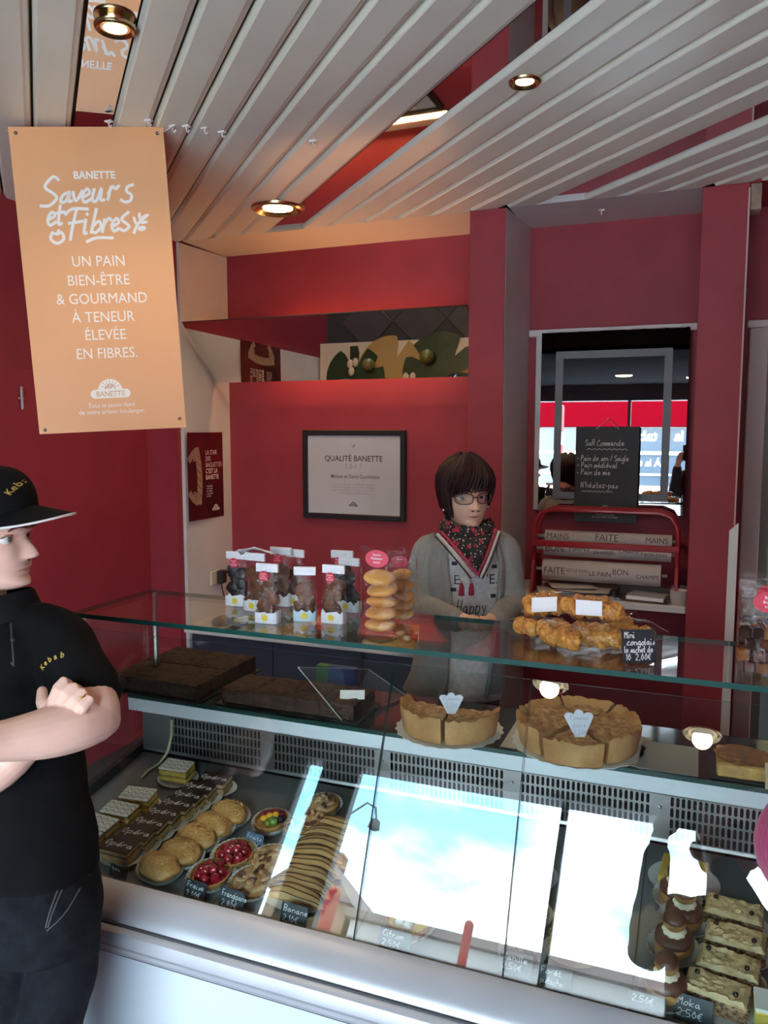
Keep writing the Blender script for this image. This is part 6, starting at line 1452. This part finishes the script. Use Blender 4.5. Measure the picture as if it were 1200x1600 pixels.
for i in range(420):
    a = rr.uniform(0, 2 * math.pi); aa = (a + math.pi) % (2 * math.pi) - math.pi; off = rr.uniform(.022, .058); f = abs(aa)
    if f < 1.05: hend = .60 + .05 * math.cos(aa * 2.2 + .6) + rr.uniform(-.07, .06); sweep = (.55 if aa > -.35 else .25) * (1 if aa > -.55 else -1)
    elif f < 1.75: hend = (.22 if aa > 0 else .38) + rr.uniform(-.05, .06); sweep = .12 * (1 if aa > 0 else -1)
    else: hend = .20 + rr.uniform(-.06, .08); sweep = rr.uniform(-.1, .1)
    P = []
    for j in range(8):
        t = j / 7.; h = .985 - (.985 - hend) * t ** 1.25; P.append(ha.p(min(.985, h), aa - .3 * (1 - t) * 0 + sweep * (t - .6), off * (.75 + .6 * math.sin(t * 2.6)) * (1 if t < .9 else .85)) + ha.u * (.030 * (1 - t) * (1 + .3 * math.sin(a * 3))))
    hb.tube(P, [.004, .0065, .0075, .0075, .0072, .0065, .005, .002], 6)
hb.build('hair', HAIR, SA)
# glasses
GR = M('glasses_frame', (.05, .025, .025), .3, .4)
gl = MB(); ln = MB()
for sg in (-1, 1):
    P = []
    for i in range(21):
        a = 2 * math.pi * i / 20; c, q = math.cos(a), math.sin(a); k_ = (abs(c) ** 3.2 + abs(q) ** 3.2) ** (-1 / 3.2)
        P.append(ha.w(sg * .165 + .128 * k_ * c, .425 - .10 * ((sg * .165 + .128 * k_ * c) / .3) ** 2, .485 + .082 * k_ * q))
    gl.tube(P, .0017, 6, round_=False); ln.add(P[:-1] , [tuple(range(20))])
    gl.tube([ha.w(sg * .293, .335, .51), ha.w(sg * .355, .2, .52), ha.w(sg * .365, -.02, .52)], .002, 6)
gl.tube([ha.w(-.04, .44, .50), ha.w(0, .455, .51), ha.w(.04, .44, .50)], .0018, 6)
gs = thing('glasses', 'thin dark framed glasses on the shop assistant', 'glasses', ha.w(0, .43, .49))
gl.build('frame', GR, gs); ln.build('lenses', M_glass('lens', (.96, .97, .96), .05), gs, smooth=False)
for sg in (-1, 1): MB().lump(ha.w(sg * .37, .02, .28), .0065, sub=2, amt=0).build('earring', M('earring_silver', (.8, .78, .75), .15, 1.), SA)
# top, cardigan
TOP = M('print_top_white', (.58, .57, .56), .8, var=.12, vs=60, bump=.3, bs=220)
rows = [(B(728, 835, 2.755), TR, .075, TF, .060), (B(728, 850, 2.755), TR, .125, TF, .085), (B(728, 880, 2.75), TR, .140, TF, .105), (B(728, 930, 2.74), TR, .138, TF, .112), (B(724, 990, 2.735), TR, .142, TF, .113), (B(716, 1050, 2.73), TR, .155, TF, .118), (B(709, 1088, 2.73), TR, .165, TF, .122)]
mb = MB(); ring_body(mb, rows); tp = fuse(mb, 'printed_top', TOP, SA, .006, 4, disp=disp_cloth(16, .003))
CARD = M('cardigan_grey', (.25, .26, .255), .9, var=.08, vs=30, bump=.35, bs=350, sheen=.1)
rows2 = [(c, r, hw + .012, f, hd_ + .010) for c, r, hw, f, hd_ in rows]
rows2[0] = (B(728, 836, 2.755), TR, .080, TF, .066); rows2[-1] = (B(709, 1075, 2.73), TR, .178, TF, .132)
mb = MB(); nn = 44; rings = []
for i, (c, r, hw, f, hd_) in enumerate(rows2):
    g0 = (.62, .70, .66, .58, .52, .42, .40)[i]; g1 = (.62, .72, .70, .62, .56, .50, .48)[i]; rg = []
    for k_ in range(nn + 1):
        a = g0 + (2 * math.pi - g0 - g1) * k_ / nn; cc, ss = math.cos(a), math.sin(a); q = (abs(cc) ** 2.3 + abs(ss) ** 2.3) ** (-1 / 2.3)
        rg.append(Vector(c) + Vector(f) * hd_ * q * cc + Vector(r) * -hw * q * ss)
    rings.append(rg)
mb.loft(rings + [[p - V(0, 0, .001) for p in rings[-1]]] + [[p * 1.0 + (Vector(rows2[i][0]) - p).normalized() * .007 for p in rings[i]] for i in range(len(rings) - 1, -1, -1)], closed=False, cap=False)
cg = mb.build('cardigan', CARD, SA)
for s, (sx, sy), (ex, ey), (wx, wy) in ((-1, (668, 866), (658, 948), (722, 973)), (1, (787, 862), (798, 948), (774, 975))):
    mb = MB(); limb(mb, [B(sx - s * 10, sy - 12, 2.755), B(sx, sy, 2.755), B((sx + ex) / 2, (sy + ey) / 2, 2.735), B(ex, ey, 2.695), B(ex * .6 + wx * .4, ey * .6 + wy * .4, 2.60), B(ex * .15 + wx * .85, ey * .15 + wy * .85, 2.49)], [.050, .060, .058, .053, .046, .036])
    fuse(mb, 'sleeve', CARD, SA, .006, 4, disp=disp_cloth(13, .0045))
for g, off in ((0, 1), (nn, -1)):      # lapels
    P = [rings[i][g] + TF * .004 for i in range(len(rings))]; MB().tube(P, [.010, .013, .014, .014, .014, .013, .012], 8, flat=.6).build('lapel', CARD, SA)
tt = bvh_of(tp); INKT = M('top_print_black', (.02, .02, .022), .7)
def press(m_): decal(m_, tt, B(735, 905, 2.6), CR, CU, CF, .002).build('print', INKT, SA, smooth=False)
def ptxt(s_, size, px, py, **k_):
    mb = MB(); mb.text(s_, size, ((px - 735) / 457., (905 - py) / 457.), 0, **k_); press(mb)
ptxt('E', .044, 716, 914, bold=-.004); ptxt("'E.", .046, 771, 914, bold=-.004)
press(MB().hand('Happy', .046, ((714 - 735) / 457., (905 - 958) / 457.), 0, .0030, sx=.42, slant=.3))
for x, y in ((713, 883), (775, 888), (711, 922), (772, 932)):
    a, b = (x - 735) / 457., (905 - y) / 457.; press(MB().add([(a - .009, b - .006, 0), (a + .009, b - .006, 0), (a + .009, b + .006, 0), (a - .009, b + .006, 0)], [(0, 1, 2, 3)]))
# scarf
SC_M = bpy.data.materials.new('scarf_pattern'); SC_M.use_nodes = True
def _scarf(nt):
    N = nt.nodes; L = nt.links; b = N['Principled BSDF']; b.inputs['Roughness'].default_value = .85
    tc = N.new('ShaderNodeTexCoord'); vo = N.new('ShaderNodeTexVoronoi'); vo.inputs['Scale'].default_value = 95; L.new(tc.outputs['Object'], vo.inputs['Vector'])
    r1 = N.new('ShaderNodeValToRGB'); L.new(vo.outputs['Distance'], r1.inputs[0]); e = r1.color_ramp.elements; e[0].position = .0; e[0].color = (.5, .46, .42, 1); e[1].position = .45; e[1].color = (.012, .012, .014, 1); k = e.new(.25); k.color = (.42, .38, .35, 1); k = e.new(.29); k.color = (.012, .012, .016, 1)
    sp_ = N.new('ShaderNodeSeparateColor'); L.new(vo.outputs['Color'], sp_.inputs[0]); gt = N.new('ShaderNodeMath'); gt.operation = 'GREATER_THAN'; gt.inputs[1].default_value = .86; L.new(sp_.outputs[0], gt.inputs[0])
    mx = N.new('ShaderNodeMixRGB'); L.new(gt.outputs[0], mx.inputs[0]); L.new(r1.outputs[0], mx.inputs[1]); mx.inputs[2].default_value = (.40, .02, .05, 1)
    L.new(mx.outputs[0], b.inputs['Base Color'])
_scarf(SC_M.node_tree)
sca = thing('scarf', 'black patterned scarf with red and white border around the assistant', 'scarf', B(735, 850, 2.68))
mb = MB(); n = 40; rings = []
for j in range(14):
    b_ = 2 * math.pi * j / 14; rg = []
    for k_ in range(n):
        a = 2 * math.pi * k_ / n; front = .5 + .5 * math.cos(a)
        R_x, R_y = .075 + .026 * math.cos(b_), .070 + .030 * math.cos(b_) + .010 * front
        z = .042 * math.sin(b_) - .035 * front + .006 * math.sin(a * 7 + b_ * 2)
        rg.append(B(731, 828, 2.735) + TF * R_y * math.cos(a) + TR * R_x * math.sin(a) + V(0, 0, z + .012))
    rings.append(rg)
mb.loft(rings + [rings[0]], cap=False); mb.build('neck_wrap', SC_M, sca)
apex = B(746, 897, 2.59); Lc, Rc = B(690, 832, 2.66), B(774, 828, 2.66); n = 14; vs = []; ix = {}
for i in range(n + 1):
    for j in range(i + 1 if False else n + 1):
        u, t = j / n, i / n; top = Lc.lerp(Rc, u) + TF * (.050 * math.sin(math.pi * u)) + V(0, 0, -.02 * math.sin(math.pi * u)); p = top.lerp(apex, t) + TF * (.030 * math.sin(math.pi * t) * math.sin(math.pi * (.15 + .7 * u)) + .006 * math.sin(u * 16 + t * 4) * (1 - t)); vs.append(p)
fs = [(i * (n + 1) + j, (i + 1) * (n + 1) + j, (i + 1) * (n + 1) + j + 1, i * (n + 1) + j + 1) for i in range(n) for j in range(n)]
o = MB().add(vs, fs).build('front_fold', SC_M, sca); o.modifiers.new('t', 'SOLIDIFY').thickness = .004
for c in (0, n):
    P = [vs[i * (n + 1) + c] + TF * .003 for i in range(n + 1)]; sgn = -1 if c == 0 else 1
    MB().tube(P, .006, 6).build('red_border', M('scarf_red', (.36, .03, .07), .8, var=.5, vs=150), sca)
    MB().tube([p + TR * sgn * .012 - TF * .006 - V(0, 0, .008) for p in P], .0065, 6).build('white_border', M('scarf_white', (.52, .47, .44), .8), sca)
    MB().tube([p + TR * sgn * .020 - TF * .010 - V(0, 0, .014) for p in P], .0025, 6).build('black_border', INKT, sca)
for px in (722, 738):
    p = decal(MB().add([(0, 0, 0)], []), tt, B(px, 912, 2.6), CR, CU, CF, .008).v[0]
    MB().lathe([(.002, 0), (.005, -.003), (.0065, -.012), (.010, -.040), (.008, -.042), (.001, -.040)], 10, p).build('tassel', M('tassel_red', (.38, .012, .04), .8), sca)
    MB().tube([p, p + V(0, 0, .03) - CR * .012 * (1 if px < 730 else 1.4)], .0015, 5).build('tassel_cord', M('cord_beige', (.5, .45, .38), .8), sca)
mb = MB()
ring_body(mb, [(B(711, 1060, 2.735), TR, .15, TF, .105), (B(712, 1120, 2.735), TR, .155, TF, .11), (B(712, 1180, 2.735), TR, .15, TF, .10)])
for s in (-1, 1): limb(mb, [B(712 + s * 36, 1150, 2.735), B(712 + s * 38, 1270, 2.73), B(712 + s * 36, 1405, 2.75)], [.075, .06, .05])
fuse(mb, 'trousers', M('trousers_dark', (.02, .02, .025), .8), SA, .008, 3)
for s in (-1, 1):
    p = B(712 + s * 36, 1410, 2.70); p.z = .04; MB().lump(p, (.045, .11, .04), 2, .05, 3).build('shoe', MC['shoe_black'], SA)
# ---- customer in magenta at the right edge and the person taking the picture
def simple_person(root, base, face, skin, top_m, leg_m, hair_m, height, armL, armR, name_top):
    """standing figure; base at the floor, face = horizontal unit vector"""
    f = Vector(face).normalized(); r = f.cross(V(0, 0, 1)); b = Vector(base); k = height / 1.7
    P = lambda x, y, z: b + r * x * k + f * y * k + V(0, 0, z * k)
    hh = Head(P(0, .03, 1.475), f, V(0, 0, 1), .222 * k, .9)
    m = MB(); hh.add(m, 64, 56); limb(m, [P(0, -.01, 1.38), P(0, 0, 1.46), P(0, .0, 1.52)], [.06 * k, .052 * k, .052 * k])
    ring_body(m, [(P(0, 0, 1.42), r, .10 * k, f, .06 * k), (P(0, 0, 1.36), r, .15 * k, f, .09 * k), (P(0, 0, 1.15), r, .14 * k, f, .10 * k), (P(0, 0, .95), r, .15 * k, f, .10 * k)])
    for arm in (armL, armR):
        limb(m, [arm[0], arm[1]], [.046 * k, .038 * k]); limb(m, [arm[1], arm[2]], [.038 * k, .026 * k])
        d = (arm[3] - arm[2]).normalized(); sd = d.cross(V(0, 0, 1)).normalized() if abs(d.z) < .9 else r
        m.tube([arm[2], arm[2] + d * .05], [.024, .03], 12)
        for i in range(4): q = arm[2] + d * .05 + sd * (i - 1.5) * .018; m.tube([q - d * .02, q + d * .025, q + d * .05, q + d * (.07 + .006 * (1.5 - abs(i - 1.5)))], [.010, .009, .0085, .0075], 8)
        m.tube([arm[2] + d * .02, arm[2] + d * .04 + sd * .035, arm[2] + d * .065 + sd * .045], [.011, .010, .008], 8)
    fuse(m, 'body', skin, root, .005, 2); hh.eyes(root)
    h = MB(); rg = [[hh.p(min(.999, .62 + .38 * i / 9), a, .05) for a in [2 * math.pi * q / 36 for q in range(36)]] for i in range(10)]; h.loft(rg)
    h.loft([[hh.p(.2 + .5 * i / 9, a, .05) for a in [1.4 + (2 * math.pi - 2.8) * q / 30 for q in range(31)]] for i in range(10)], closed=False, cap=False); h.build('hair', hair_m, root)
    t = MB(); ring_body(t, [(P(0, 0, 1.425), r, .085 * k, f, .07 * k), (P(0, 0, 1.38), r, .155 * k, f, .10 * k), (P(0, 0, 1.2), r, .165 * k, f, .125 * k), (P(0, 0, 1.0), r, .16 * k, f, .12 * k), (P(0, 0, .86), r, .175 * k, f, .125 * k)])
    for arm, sg in ((armL, -1), (armR, 1)):
        limb(t, [P(sg * .12, 0, 1.37), arm[0], arm[1], arm[1].lerp(arm[2], .85)], [.06 * k, .062 * k, .055, .042])
    fuse(t, name_top, top_m, root, .007, 4, disp=disp_cloth(12, .004))
    l = MB(); ring_body(l, [(P(0, 0, .98), r, .15 * k, f, .11 * k), (P(0, 0, .85), r, .165 * k, f, .12 * k), (P(0, 0, .76), r, .15 * k, f, .11 * k)])
    for sg in (-1, 1): limb(l, [P(sg * .085, 0, .82), P(sg * .09, .01, .48), P(sg * .09, -.02, .10)], [.085 * k, .06 * k, .05 * k])
    fuse(l, 'trousers', leg_m, root, .008, 3)
    for sg in (-1, 1): MB().lump(P(sg * .09, .04, .04), (.045, .045, .04), 2, .05, 3).lump(P(sg * .09, .10, .035), (.042, .05, .033), 3, .05, 3).build('shoe', MC['shoe_black'], root)
MAG = M('magenta_knit', (.34, .012, .10), .8, var=.08, vs=25, bump=.2, bs=200, sheen=.2)
mg = thing('person', 'customer in magenta sleeve cut off at the right edge before the counter', 'person', (.46, .66, 0))
E_ = at(1274, 1322, .72)
simple_person(mg, (.46, .62, 0), (-.1, 1, 0), SKIN1, MAG, JEAN, M('hair_dark', (.03, .018, .012), .5), 1.60, (V(.26, .60, 1.27), E_, V(.26, .93, 1.25), V(.30, 1.02, 1.30)), (V(.66, .62, 1.27), V(.72, .62, 1.02), V(.62, .86, 1.0), V(.6, 1.0, 1.02)), 'sweater')
ph = thing('person', 'person in dark jacket holding up a phone, seen only in reflections', 'person', (.15, -.42, 0))
simple_person(ph, (.13, -.42, 0), (0, 1, 0), SKIN1, M('jacket_dark', (.012, .012, .015), .8), JEAN, MC['hair_dark'], 1.78, (V(-.04, -.40, 1.40), V(-.10, -.24, 1.24), V(-.075, -.10, 1.55), V(-.05, -.06, 1.62)), (V(.30, -.40, 1.40), V(.33, -.22, 1.22), V(.08, -.10, 1.55), V(.05, -.06, 1.62)), 'jacket')
fo = thing('phone', 'black phone held up by the person in the dark jacket', 'phone', (0, -.05, 1.60))
MB().box((-.036, -.052, 1.575), (.036, -.044, 1.72), 0, .003).build('case', INK, fo)
MB().box((-.032, -.0535, 1.585), (.032, -.0522, 1.71)).build('screen', M('screen_black', (.01, .01, .012), .1), fo)
